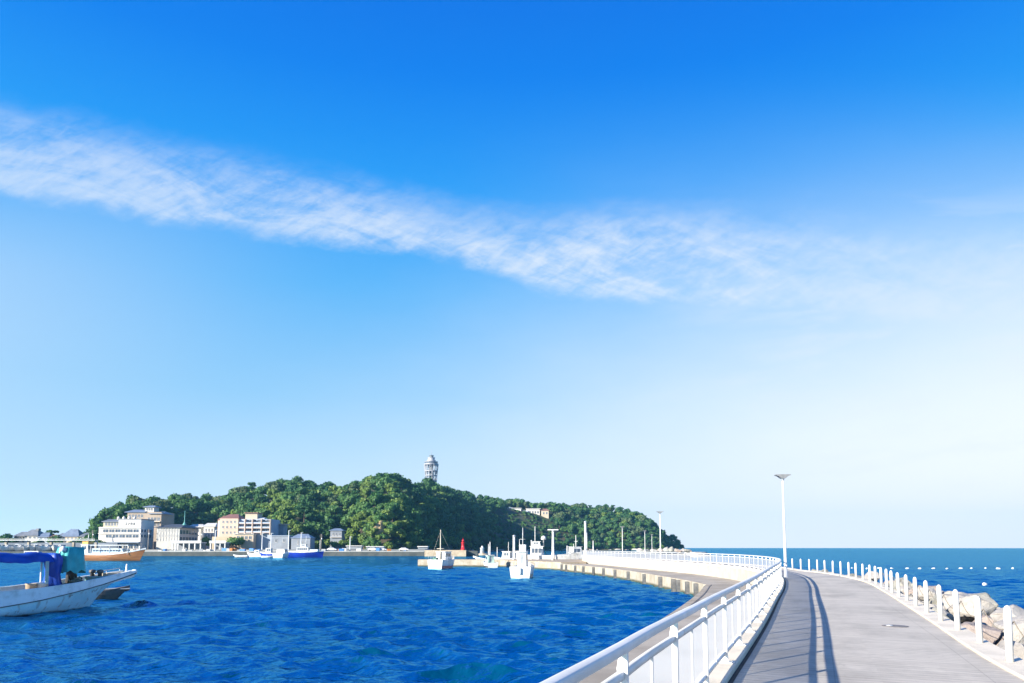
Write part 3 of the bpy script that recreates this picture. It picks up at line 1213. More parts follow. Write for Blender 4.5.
def leaf_material(name, c1, c2):
    m = bpy.data.materials.new(name)
    m.use_nodes = True
    t = m.node_tree
    t.nodes.clear()
    N = NT(t)
    out = N.n('ShaderNodeOutputMaterial')
    g = N.n('ShaderNodeNewGeometry')
    oi = N.n('ShaderNodeObjectInfo')
    n = N.noise(g.outputs['Position'], 0.16, 5, 0.65)
    f = N.m('ADD', N.m('MULTIPLY', N.smooth(n, 0.36, 0.64), 0.75), N.m('MULTIPLY', oi.outputs['Random'], 0.35), clamp=True)
    col = N.mix(f, c1, c2)
    d = N.n('ShaderNodeBsdfDiffuse')
    tl = N.n('ShaderNodeBsdfTranslucent')
    N.put(d.inputs[0], col)
    N.put(tl.inputs[0], N.vm('MULTIPLY', col, (1.1, 1.2, 0.5)))
    gl = N.n('ShaderNodeBsdfGlossy')
    gl.inputs['Roughness'].default_value = 0.5
    gl.inputs[0].default_value = (0.5, 0.5, 0.5, 1)
    mx = N.n('ShaderNodeMixShader')
    mx.inputs[0].default_value = 0.22
    t.links.new(d.outputs[0], mx.inputs[1])
    t.links.new(tl.outputs[0], mx.inputs[2])
    m2 = N.n('ShaderNodeMixShader')
    m2.inputs[0].default_value = 0.02
    t.links.new(mx.outputs[0], m2.inputs[1])
    t.links.new(gl.outputs[0], m2.inputs[2])
    t.links.new(m2.outputs[0], out.inputs[0])
    return m


LEAF = [leaf_material('leaf_dark', (0.022, 0.080, 0.030), (0.064, 0.140, 0.046)),
        leaf_material('leaf_mid', (0.044, 0.122, 0.036), (0.095, 0.185, 0.056)),
        leaf_material('leaf_yellow', (0.105, 0.180, 0.036), (0.150, 0.220, 0.055)),
        leaf_material('leaf_olive', (0.066, 0.115, 0.050), (0.105, 0.150, 0.066))]
BARK = mat('bark', (0.11, 0.08, 0.055), 0.9, base2=(0.06, 0.045, 0.03), scale=1.5)


def crown_arrays(seed, Rad, H, nleaf, lsize, shape='round'):
    """a crown as clumps of leaf-sized faces through its volume; returns verts, quads"""
    r = np.random.default_rng(seed)
    V, Q = [], []
    K = int(r.integers(9, 14))
    cen = []
    for i in range(K):
        a = r.random() * 6.283
        q = math.sqrt(r.random()) * 0.72
        zz = r.random()
        if shape == 'round':
            rad = q * (1.0 - 0.45 * zz)
            c = np.array([math.cos(a) * rad * Rad, math.sin(a) * rad * Rad, H * (0.38 + 0.45 * zz)])
            cr = Rad * (0.30 + 0.20 * r.random())
        elif shape == 'flat':          # pine-like tiers
            c = np.array([math.cos(a) * q * Rad, math.sin(a) * q * Rad, H * (0.5 + 0.13 * int(zz * 4))])
            cr = Rad * (0.28 + 0.14 * r.random())
        else:                          # bush
            c = np.array([math.cos(a) * q * Rad, math.sin(a) * q * Rad, H * (0.2 + 0.45 * zz * (1 - q))])
            cr = Rad * (0.28 + 0.18 * r.random())
        cen.append((c, cr))
    per = nleaf // K
    for c, cr in cen:
        flat = 0.42 if shape == 'flat' else 0.78
        d = r.normal(size=(per, 3))
        d[:, 2] += 0.25
        d /= np.linalg.norm(d, axis=1)[:, None]
        rad = cr * (0.72 + 0.38 * r.random(per))
        P = c + d * rad[:, None] * np.array([1, 1, flat])
        nrm = d + r.normal(size=(per, 3)) * 0.55
        nrm /= np.linalg.norm(nrm, axis=1)[:, None]
        t = np.cross(nrm, r.normal(size=(per, 3)))
        t /= np.linalg.norm(t, axis=1)[:, None]
        b = np.cross(nrm, t)
        sz = lsize * (0.6 + 0.8 * r.random(per))[:, None]
        o = sum(len(x) for x in V)
        V.append(np.stack([P - t * sz * 0.6 - b * sz * 0.35, P + t * sz * 0.6 - b * sz * 0.35, P + t * sz * 0.45 + b * sz * 0.5, P - t * sz * 0.45 + b * sz * 0.5], 1).reshape(-1, 3))
        Q.append(np.arange(per * 4).reshape(-1, 4) + o)
        # inner foliage: a ragged core so the clump is not see-through
        nu, nv = 7, 4
        core = []
        for j in range(nv + 1):
            for k in range(nu):
                th, ph = math.pi * j / nv, 6.283 * k / nu
                rr = cr * 0.74 * (0.85 + 0.3 * r.random())
                core.append(c + np.array([math.sin(th) * math.cos(ph), math.sin(th) * math.sin(ph), math.cos(th) * flat]) * rr)
        o += per * 4
        V.append(np.array(core))
        qq = [(j * nu + k, j * nu + (k + 1) % nu, (j + 1) * nu + (k + 1) % nu, (j + 1) * nu + k) for j in range(nv) for k in range(nu)]
        Q.append(np.array(qq) + o)
    return np.concatenate(V), np.concatenate(Q)


def mesh_from(name, V, Q, mts, mi=None):
    me = bpy.data.meshes.new(name)
    me.vertices.add(len(V))
    me.vertices.foreach_set('co', np.asarray(V, np.float32).ravel())
    me.loops.add(Q.size)
    me.loops.foreach_set('vertex_index', Q.astype(np.int32).ravel())
    me.polygons.add(len(Q))
    me.polygons.foreach_set('loop_start', np.arange(0, Q.size, 4, dtype=np.int32))
    for m in mts:
        me.materials.append(m)
    if mi is not None:
        me.polygons.foreach_set('material_index', mi.astype(np.int32))
    me.update(calc_edges=True)
    return me


def trunk_mb(H, r0, seed):
    r = random.Random(seed)
    mb = MB()
    top = Vector((r.uniform(-.6, .6), r.uniform(-.6, .6), H * 0.62))
    mb.tube([(0, 0, -1.5), (0.05 * H * r.uniform(-1, 1), 0, H * 0.3), top], [r0 * 1.3, r0, r0 * 0.45], 7)
    for k in range(4):
        a = k * 1.57 + r.uniform(-.5, .5)
        b = Vector((0, 0, H * r.uniform(0.28, 0.45)))
        e = Vector((math.cos(a) * H * 0.26, math.sin(a) * H * 0.26, H * r.uniform(0.55, 0.72)))
        mb.tube([b, b.lerp(e, 0.5) + Vector((0, 0, -0.03 * H)), e], [r0 * 0.5, r0 * 0.35, r0 * 0.15], 5)
    return mb


KINDS_T = [('round', 7.5, 13.0, 0), ('round', 8.5, 12.5, 1), ('round', 6.5, 12.0, 3), ('round', 8.0, 14.0, 1), ('round', 7.0, 13.0, 0),
           ('round', 6.0, 11.0, 2), ('flat', 5.5, 13.5, 0), ('round', 9.0, 13.0, 3), ('round', 7.0, 11.5, 2), ('round', 6.5, 14.5, 0)]
ARR = [crown_arrays(100 + i, k[1], k[2], 620, 1.0, k[0]) for i, k in enumerate(KINDS_T)]
PROTO_T = [None] * len(KINDS_T)
ARR_LO = [crown_arrays(100 + i, k[1], k[2], 300, 1.3, k[0]) for i, k in enumerate(KINDS_T)]
LEAFNAME = {0: 'dark evergreen', 1: 'mid-green leafy', 2: 'yellow-green', 3: 'olive-green'}


def put_tree(kind, p, sc, rz, label, group='trees of the island wood', name=None):
    sh, Rad, H, li = KINDS_T[kind]
    if PROTO_T[kind] is None:
        o = bpy.data.objects.new('pine_tree' if sh == 'flat' else 'broadleaf_tree', None)
        COL.objects.link(o)
        me = mesh_from('crown', ARR[kind][0], ARR[kind][1], [LEAF[li]])
        c = bpy.data.objects.new('crown', me)
        COL.objects.link(c)
        c.parent = o
        trunk_mb(H, 0.42, kind).build('trunk', BARK, o)
        PROTO_T[kind] = o
    else:
        o = copy_tree(PROTO_T[kind])
    o.location = p
    o.rotation_euler = (0, 0, rz)
    o.scale = (sc, sc, sc * rng.uniform(0.9, 1.12))
    tag(o, label, 'tree', group)
    return o


# places kept free of trees, as boxes in bearing and depth: buildings and bare rock
KEEP = [(95, 162, 370, 432), (153, 202, 370, 420), (185, 216, 370, 440), (210, 275, 370, 428), (266, 312, 370, 400), (327, 344, 370, 452), (506, 551, 838, 893), (422, 440, 872, 935), (375, 388, 425, 444)]


def plant_island():
    r = random.Random(21)
    cand = []
    # even coverage by area
    taken = {}
    tries = 0
    while tries < 26000:
        tries += 1
        u = r.uniform(80, 684)
        s = r.random() ** 1.0 * 1.06 + 0.005
        Yf, Yc = interp(FOOT_U, u), interp(CREST_U, u)
        p = hill_point(u, s)
        if p.z < 1.6 and s > 0.1:
            continue
        # acceptance ~ local spacing
        if any(a <= u <= b and c <= p.y <= d for a, b, c, d in KEEP):
            continue
        spc = 8.5 if s < 0.35 else 10.0
        key = (int(p.x / spc), int(p.y / spc))
        ok = True
        for dx in (-1, 0, 1):
            for dy in (-1, 0, 1):
                for q in taken.get((key[0] + dx, key[1] + dy, spc), ()):
                    if (q - p).length < spc * 0.92:
                        ok = False
        if not ok:
            continue
        taken.setdefault((*key, spc), []).append(p)
        cand.append((p, u, s))
    # how much of each tree shows: nearest first, per bearing bin keep the highest line of sight so far
    cand.sort(key=lambda c: c[0].y)
    best = {}
    scored = []
    for p, u, s in cand:
        kind = r.choice([0, 0, 1, 1, 2, 3, 3, 4, 4, 6, 7, 9])
        if 262 < u < 300 and s < 0.5:
            kind = r.choice([5, 8, 1, 8])
        if 340 < u < 415 and s < 0.35:
            kind = r.choice([5, 8, 1, 3])
        if 190 < u < 470 and s < 0.7 and r.random() < 0.22:
            kind = r.choice([5, 8])
        if u > 560 and r.random() < 0.15:
            kind = r.choice([5, 8])
        if s > 0.85 and r.random() < 0.12:
            kind = 6
        sc = r.uniform(0.72, 1.12) * (0.85 if s < 0.12 else 1.0) * (0.8 if u < 120 or u > 655 else 1.0)
        if 498 < u < 558 and 740 < p.y < 880:
            sc *= 0.42
        # smaller at the extremities so the outline holds
        H = KINDS_T[kind][2] * sc * 0.9
        if s > 0.93:
            sc *= 0.86
        b = int(u / 6)
        ang = (p.z + H - CAMZ) / p.y * F
        vis = 0
        for k in (b - 1, b, b + 1):
            vis += max(0, ang - max(best.get(k, 0), 0)) / 3
            best[k] = max(best.get(k, 0), ang - 1.5)
        scored.append((min(vis, 16) * KINDS_T[kind][1] * sc / p.y, kind, p, sc, u, s))
    scored.sort(key=lambda c: -c[0])
    near = scored[:285]
    rest = scored[285:]
    for i, (_, kind, p, sc, u, s) in enumerate(near):
        where = 'along the foot of the island' if s < 0.2 else ('on the skyline of the island' if s > 0.9 else 'in the dense wood on the island slope')
        nm = 'flat-tiered pine tree' if KINDS_T[kind][0] == 'flat' else '%s tree' % LEAFNAME[KINDS_T[kind][3]]
        put_tree(kind, p - Vector((0, 0, 0.6)), sc, r.uniform(0, 6.28), '%s %s' % (nm, where))
    # everything further back reads as one mass
    Vs, Qs, Ms = [], [], []
    o = 0
    for _, kind, p, sc, u, s in rest:
        V, Q = ARR_LO[kind]
        a = r.uniform(0, 6.28)
        M = np.array([[math.cos(a), -math.sin(a), 0], [math.sin(a), math.cos(a), 0], [0, 0, 1]]) * sc
        Vs.append(V @ M.T + np.array([p.x, p.y, p.z - 0.6]))
        Qs.append(Q + o)
        Ms.append(np.full(len(Q), KINDS_T[kind][3]))
        o += len(V)
    # low shrubs closing the gaps along the foot
    sh = crown_arrays(77, 4.0, 5.0, 260, 0.9, 'bush')
    for _ in range(360):
        u = r.uniform(84, 664)
        s = r.uniform(0.0, 0.16)
        p = hill_point(u, s)
        if any(a <= u <= b and c <= p.y <= d for a, b, c, d in KEEP):
            continue
        sc = r.uniform(0.6, 1.2)
        Vs.append(sh[0] * sc + np.array([p.x, p.y, max(p.z, 1.0) - 0.6]))
        Qs.append(sh[1] + o)
        Ms.append(np.full(len(sh[1]), r.choice([0, 1, 1, 3])))
        o += len(sh[0])
    for _ in range(420):
        u = r.uniform(498, 560)
        p = hill_point(u, r.uniform(0.1, 0.5))
        if p.y > 868 or p.y < 780:
            continue
        sc = r.uniform(0.45, 0.75)
        Vs.append(sh[0] * sc + np.array([p.x, p.y, p.z - 0.8]))
        Qs.append(sh[1] + o)
        Ms.append(np.full(len(sh[1]), r.choice([0, 1, 1, 3])))
        o += len(sh[0])
    # bushes overgrowing the bare rock
    for (u, Y, v, sc) in [(371, 431, 533, 1.0), (374, 430, 529, .8), (389, 431, 531, 1.0), (392, 432, 527, 1.1), (386, 434, 523, .7), (373, 434, 523, .8), (379, 429, 536, .8), (384, 429, 536, .9), (381, 438, 521, .7), (376.5, 437, 522, .6), (382.5, 430.5, 531.5, .35)]:
        Vs.append(sh[0] * sc + np.array([ux(u, Y), Y, vz(v, Y) - 1.5]))
        Qs.append(sh[1] + o)
        Ms.append(np.full(len(sh[1]), r.choice([2, 1, 2, 3])))
        o += len(sh[0])
    me = mesh_from('wooded_slope', np.concatenate(Vs), np.concatenate(Qs), LEAF, np.concatenate(Ms))
    ob = bpy.data.objects.new('wood', me)
    COL.objects.link(ob)
    tag(ob, 'dense evergreen wood covering the hill of the island', 'wood', kind='stuff')
    print('trees', len(near), len(rest), 'faces', len(me.polygons))


plant_island()


def build_rock_face():
    c = at(381, 528, 446)
    mb = MB()
    nu, nv = 16, 12
    V = []
    for j in range(nv + 1):
        for i in range(nu + 1):
            a, b = i / nu - 0.5, j / nv
            x = a * 9.5 * (1 - 0.62 * b ** 1.3) + 1.6 * b
            z = b * 8.0
            y = 2.5 * b * b + 4.5 * (2 * abs(a)) ** 2.2
            n = mnoise.fractal(Vector((x * 0.22, z * 0.22, 5)), 1.0, 2.0, 5)
            V.append((x + n * 2.0, y + n * 3.4, z + 1.5 * mnoise.noise(Vector((x * 0.5, 3, 1))) * b))
    mb.add(V, [(j * (nu + 1) + i, j * (nu + 1) + i + 1, (j + 1) * (nu + 1) + i + 1, (j + 1) * (nu + 1) + i) for j in range(nv) for i in range(nu)])
    o = mb.build('rock_face', rock_bare)
    o.location = (c.x, 432, vz(534, 440))
    tag(o, 'bare tan rock face among the trees at the foot of the island', 'rock face')
    # low rocks where the wood meets the water on the right
    r = random.Random(5)
    vs = [rock_mesh(60 + i, RM[i % 3]) for i in range(4)]
    for u in range(446, 664, 9):
        p = hill_point(u, 0.0)
        q = bpy.data.objects.new('shore_rock', vs[r.randrange(4)])
        COL.objects.link(q)
        q.location = (p.x + r.uniform(-3, 3), p.y - r.uniform(1, 5), r.uniform(0, 0.6))
        s = r.uniform(2.0, 4.2)
        q.scale = (s * 1.5, s, s * 0.7)
        q.rotation_euler = (0, 0, r.uniform(0, 6))
        tag(q, 'low rock on the waterline at the foot of the wooded island', 'rock', 'rocks at the foot of the island')


build_rock_face()


# ------------------------------------------------------------------ observation tower on the crest
def build_tower():
    Y = 905
    p = at(431, 488, Y)
    z1 = vz(455, Y) - p.z          # overall height to the cap
    o = empty('observation_tower', (p.x, p.y, p.z - 6), 'white flaring lattice lighthouse tower rising above the trees on the island crest', 'tower')
    wp = mat('tower_white', (0.36, 0.365, 0.39), 0.5, base2=(0.26, 0.265, 0.29), scale=0.2)
    gp_ = mat('tower_grey', (0.13, 0.16, 0.18), 0.5, base2=(0.09, 0.11, 0.13), scale=0.2)
    H = z1 + 6
    mb = MB()
    mb.lathe((0, 0, 0), [(2.6, 0), (2.2, H * 0.45), (2.2, H * 0.76)], 16)
    mb.build('shaft', gp_, o)
    # flaring lattice of slanted struts, each a part
    zt = H * 0.74
    def rr(z):
        f = z / zt
        return 6.0 + 3.0 * f ** 1.3
    sm = None
    for k in range(12):
        a = 2 * math.pi * k / 12
        for tw in (0.45, -0.45):
            mb = MB()
            mb.tube([Vector((math.cos(a + tw * f) * rr(f * zt), math.sin(a + tw * f) * rr(f * zt), f * zt)) for f in (0, .25, .5, .75, 1)], 0.32, 6)
            mb.build('strut', wp, o)
    for f in (0.22, 0.42, 0.60, 0.76):
        mb = MB()
        z = f * zt
        r0 = rr(z)
        mb.lathe((0, 0, z), [(2.8, 0), (r0 + 0.3, 0), (r0 + 0.3, 0.9), (2.8, 0.9)], 24, False)
        mb.build('ring_platform', wp, o)
    # stairs core boxes seen between the struts
    mb = MB()
    for i in range(10):
        a = i * 1.1
        mb.box((math.cos(a) * 4.0, math.sin(a) * 4.0, 2 + i * zt / 10.5), (2.6, 1.2, 1.3), rz=a)
    mb.build('stair', gp_, o)
    mb = MB()
    mb.lathe((0, 0, zt), [(3, -1.2), (8.6, -0.6), (9.4, 0.2), (9.4, 1.1), (8.2, 1.1), (8.2, 3.4), (8.8, 3.5), (8.8, 3.9), (5.6, 4.0), (5.6, 5.0)], 28, False)
    mb.build('observation_deck', wp, o)
    mb = MB()
    mb.lathe((0, 0, zt), [(8.35, 1.6), (8.35, 3.1)], 28, False)
    mb.build('window_band', dark_glass, o)
    mb = MB()
    mb.lathe((0, 0, zt + 5.0), [(5.8, 0), (5.8, 0.8), (4.4, 0.9), (4.4, 3.6), (5.0, 3.7), (5.0, 4.2), (3.0, 4.4)], 20, False)
    mb.build('upper_deck', wp, o)
    mb = MB()
    mb.lathe((0, 0, zt + 9.4), [(2.6, 0), (2.6, 1.8), (3.2, 1.9), (3.2, 2.6), (0.5, 2.9)], 16, False)
    mb.build('lantern', gp_, o)
    mb = MB()
    mb.tube([(0, 0, zt + 12.5), (0, 0, zt + 20)], [0.25, 0.12], 6)
    mb.build('antenna', wp, o)


build_tower()


# ------------------------------------------------------------------ shore, quays, town
def build_ground_far():
    mb = MB()
    xs = [ux(-260, 374), ux(440, 374)]
    mb.prism([(ux(-300, 374), 374), (ux(312, 374), 374), (ux(345, 392), 392), (ux(425, 400), 400), (ux(432, 480), 480), (ux(300, 560), 560), (ux(-300, 620), 620)], -2, 2.5)
    tag(mb.build('shore', mat('shore_paving', (0.30, 0.29, 0.27), 0.9, base2=(0.18, 0.18, 0.17), scale=0.05)), kind='structure')
    # long harbour wall in front of the town
    mb = MB()
    xa, xb = ux(118, 312), ux(424, 312)
    mb.bx(xa, xb, 312, 318, -2, 1.75)
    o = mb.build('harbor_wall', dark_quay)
    tag(o, 'long dark harbour wall with pale top in front of the town', 'harbour wall')
    mb = MB()
    mb.bx(xa, xb, 311.8, 318.2, 1.753, 2.15)
    mb.build('coping', mat('coping_concrete', (0.33, 0.33, 0.31), 0.85, base2=(0.22, 0.22, 0.21), scale=0.1), o)
    # short jetty that carries the red beacon
    mb = MB()
    xa, xb = ux(424.5, 300), ux(466, 300)
    mb.bx(xa, xb, 300, 306, -2, 2.6)
    o = mb.build('jetty', pier_conc)
    tag(o, 'sunlit beige jetty carrying the red beacon', 'jetty')
    mb = MB()
    mb.bx(xb + 0.02, ux(478, 306), 303, 312, -2, 2.3)
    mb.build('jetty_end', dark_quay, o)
    # low floating pier nearer to the camera
    mb = MB()
    a, b = gp(418, 566.5), gp(566, 571.5)
    zt = 1.25
    Y0 = 146
    P = [(ux(418, Y0), Y0), (ux(500, Y0 - 2), Y0 - 2), (8.2, 121), (12.6, 122.5), (ux(585, 150), 150), (ux(500, 152), 152), (ux(418, 151), 151)]
    mb.prism(P, -1.5, zt)
    o = mb.build('pier', QM)
    tag(o, 'low sunlit beige pier running left from the end of the quay', 'pier')
    mb = MB()
    mb.prism([(x + (0.15 if i in (0, 6) else 0), y) for i, (x, y) in enumerate(P)], zt + 0.004, zt + 0.09)
    mb.build('coping', pier_conc, o)
    # marina hard standing on the far left
    mb = MB()
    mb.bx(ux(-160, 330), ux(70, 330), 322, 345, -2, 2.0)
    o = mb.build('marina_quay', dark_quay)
    tag(o, kind='structure')
    # elevated walkway / long flat roof line
    z = vz(540, 352)
    ob = empty('footbridge', (0, 352, 0), 'long pale footbridge on pillars crossing behind the moored yachts', 'bridge')
    mb = MB()
    xa, xb = ux(-90, 352), ux(97, 352)
    mb.bx(xa, xb, -2.2, 2.2, z - 0.22, z + 0.13)
    mb.build('deck', steel, ob)
    mb = MB()
    mb.bx(xa, xb, -2.2, -2.1, z + 0.62, z + 0.70)
    mb.build('parapet', steel, ob)
    x = xa + 3
    while x < xb:
        MB().bx(x - 0.5, x + 0.5, -0.6, 0.6, -1, z - 0.353).build('pillar', apron_conc, ob)
        x += 11
    # dark blue-grey wall standing in for the shade below the bridge
    mb = MB()
    mb.bx(xa, xb, 370 - 352, 373 - 352, 0, z - 1.2)
    o2 = mb.build('shed', mat('under_bridge_shade', (0.16, 0.19, 0.23), 0.8, base2=(0.10, 0.12, 0.15), scale=0.1))
    o2.location = (0, 352, 0)
    tag(o2, 'long dark wall standing in for the shade under the footbridge, behind the row of yachts', 'shed')


build_ground_far()

wallm = {
    'white': mat('wall_white', (0.62, 0.60, 0.56), 0.8, base2=(0.54, 0.51, 0.46), scale=0.12),
    'cream': mat('wall_cream', (0.48, 0.41, 0.31), 0.8, base2=(0.41, 0.34, 0.25), scale=0.12),
    'tan': mat('wall_tan', (0.34, 0.28, 0.22), 0.8, base2=(0.27, 0.22, 0.17), scale=0.12),
    'pink': mat('wall_pink', (0.50, 0.385, 0.30), 0.8, base2=(0.43, 0.33, 0.26), scale=0.12),
    'grey': mat('wall_grey', (0.43, 0.43, 0.40), 0.8, base2=(0.35, 0.35, 0.33), scale=0.12),
    'yellow': mat('wall_yellow', (0.42, 0.36, 0.25), 0.8, base2=(0.35, 0.30, 0.21), scale=0.12),
    'slate': mat('wall_slate', (0.22, 0.25, 0.29), 0.8, base2=(0.16, 0.18, 0.21), scale=0.12),
    'bluegrey': mat('wall_bluegrey', (0.33, 0.39, 0.47), 0.7, base2=(0.26, 0.31, 0.38), scale=0.12),
}
roofm = {
    'grey': mat('roof_grey', (0.17, 0.19, 0.22), 0.6, base2=(0.12, 0.135, 0.16), scale=0.3),
    'blue': mat('roof_blue', (0.17, 0.22, 0.30), 0.5, base2=(0.12, 0.16, 0.23), scale=0.3),
    'dark': mat('roof_dark', (0.04, 0.05, 0.065), 0.6, base2=(0.07, 0.075, 0.085), scale=0.3),
    'red': mat('roof_red', (0.24, 0.12, 0.095), 0.7, base2=(0.18, 0.09, 0.07), scale=0.3),
    'white': mat('roof_white', (0.55, 0.55, 0.53), 0.6, base2=(0.44, 0.44, 0.42), scale=0.3),
    'copper': mat('copper_green', (0.10, 0.32, 0.30), 0.6, base2=(0.08, 0.25, 0.23), scale=0.5),
}


class Bld:
    """a building seen from the harbour; local x to the right, y away, z up from its base"""
    def __init__(s, name, label, u0, Y, zb, cat='building', rz=0.0, group=None):
        s.o = empty(name, (ux(u0, Y), Y, zb), label, cat, group, rz)
        s.Y, s.u0, s.zb = Y, u0, zb

    def X(s, u):
        return ux(u, s.Y) - ux(s.u0, s.Y)

    def Z(s, v):
        return vz(v, s.Y) - s.zb

    def wall(s, u0, u1, v0, v1, d, m, y=0.0, name='wall', bev=0):
        mb = MB().bx(s.X(u0), s.X(u1), y, y + d, s.Z(v1), s.Z(v0))
        return mb.build(name, wallm[m] if m in wallm else m, s.o)

    def slab(s, u0, u1, v, th, y0, y1, m, name='ledge'):
        z = s.Z(v)
        return MB().bx(s.X(u0), s.X(u1), y0, y1, z, z + th).build(name, m, s.o)

    def windows(s, u0, u1, v0, v1, n, y=0.0, fill=0.8, side=None, d=12, frame=None):
        """row of n windows on the front; side='r' puts them on the right-hand face at x = X(u1)"""
        w = (s.X(u1) - s.X(u0)) / n if side is None else d / n
        z0, z1 = s.Z(v1), s.Z(v0)
        for i in range(n):
            mb = MB()
            fb = MB()
            if side is None:
                a = s.X(u0) + w * (i + 0.5 - fill / 2)
                b = a + w * fill
                mb.bx(a, b, y - 0.05, y + 0.05, z0, z1)
                for x in (a, (a + b) / 2, b):
                    fb.bx(x - 0.05, x + 0.05, y - 0.11, y + 0.02, z0, z1)
                fb.bx(a - 0.08, b + 0.08, y - 0.2, y + 0.02, z0 - 0.14, z0 - 0.004)
            else:
                X = s.X(u1)
                a = y + w * (i + 0.5 - fill / 2)
                b = a + w * fill
                mb.bx(X - 0.05, X + 0.05, a, b, z0, z1)
                fb.bx(X - 0.02, X + 0.2, a - 0.08, b + 0.08, z0 - 0.14, z0 - 0.004)
            wo = mb.build('window', dark_glass, s.o)
            fb.build('sill', frame or wallm['white'], wo)

    def hip(s, u0, u1, vb, vt, y0, y1, m, over=0.6, ridge=0.4, name='roof'):
        x0, x1 = s.X(u0) - over, s.X(u1) + over
        y0, y1 = y0 - over, y1 + over
        zb, zt = s.Z(vb), s.Z(vt)
        cx, cy = (x0 + x1) / 2, (y0 + y1) / 2
        rl = (x1 - x0) * ridge / 2
        V = [(x0, y0, zb), (x1, y0, zb), (x1, y1, zb), (x0, y1, zb), (cx - rl, cy, zt), (cx + rl, cy, zt),
             (x0, y0, zb - 0.25), (x1, y0, zb - 0.25), (x1, y1, zb - 0.25), (x0, y1, zb - 0.25)]
        Fc = [(0, 1, 5, 4), (1, 2, 5), (2, 3, 4, 5), (3, 0, 4), (6, 7, 1, 0), (7, 8, 2, 1), (8, 9, 3, 2), (9, 6, 0, 3), (9, 8, 7, 6)]
        return MB().add(V, Fc).build(name, m, s.o)


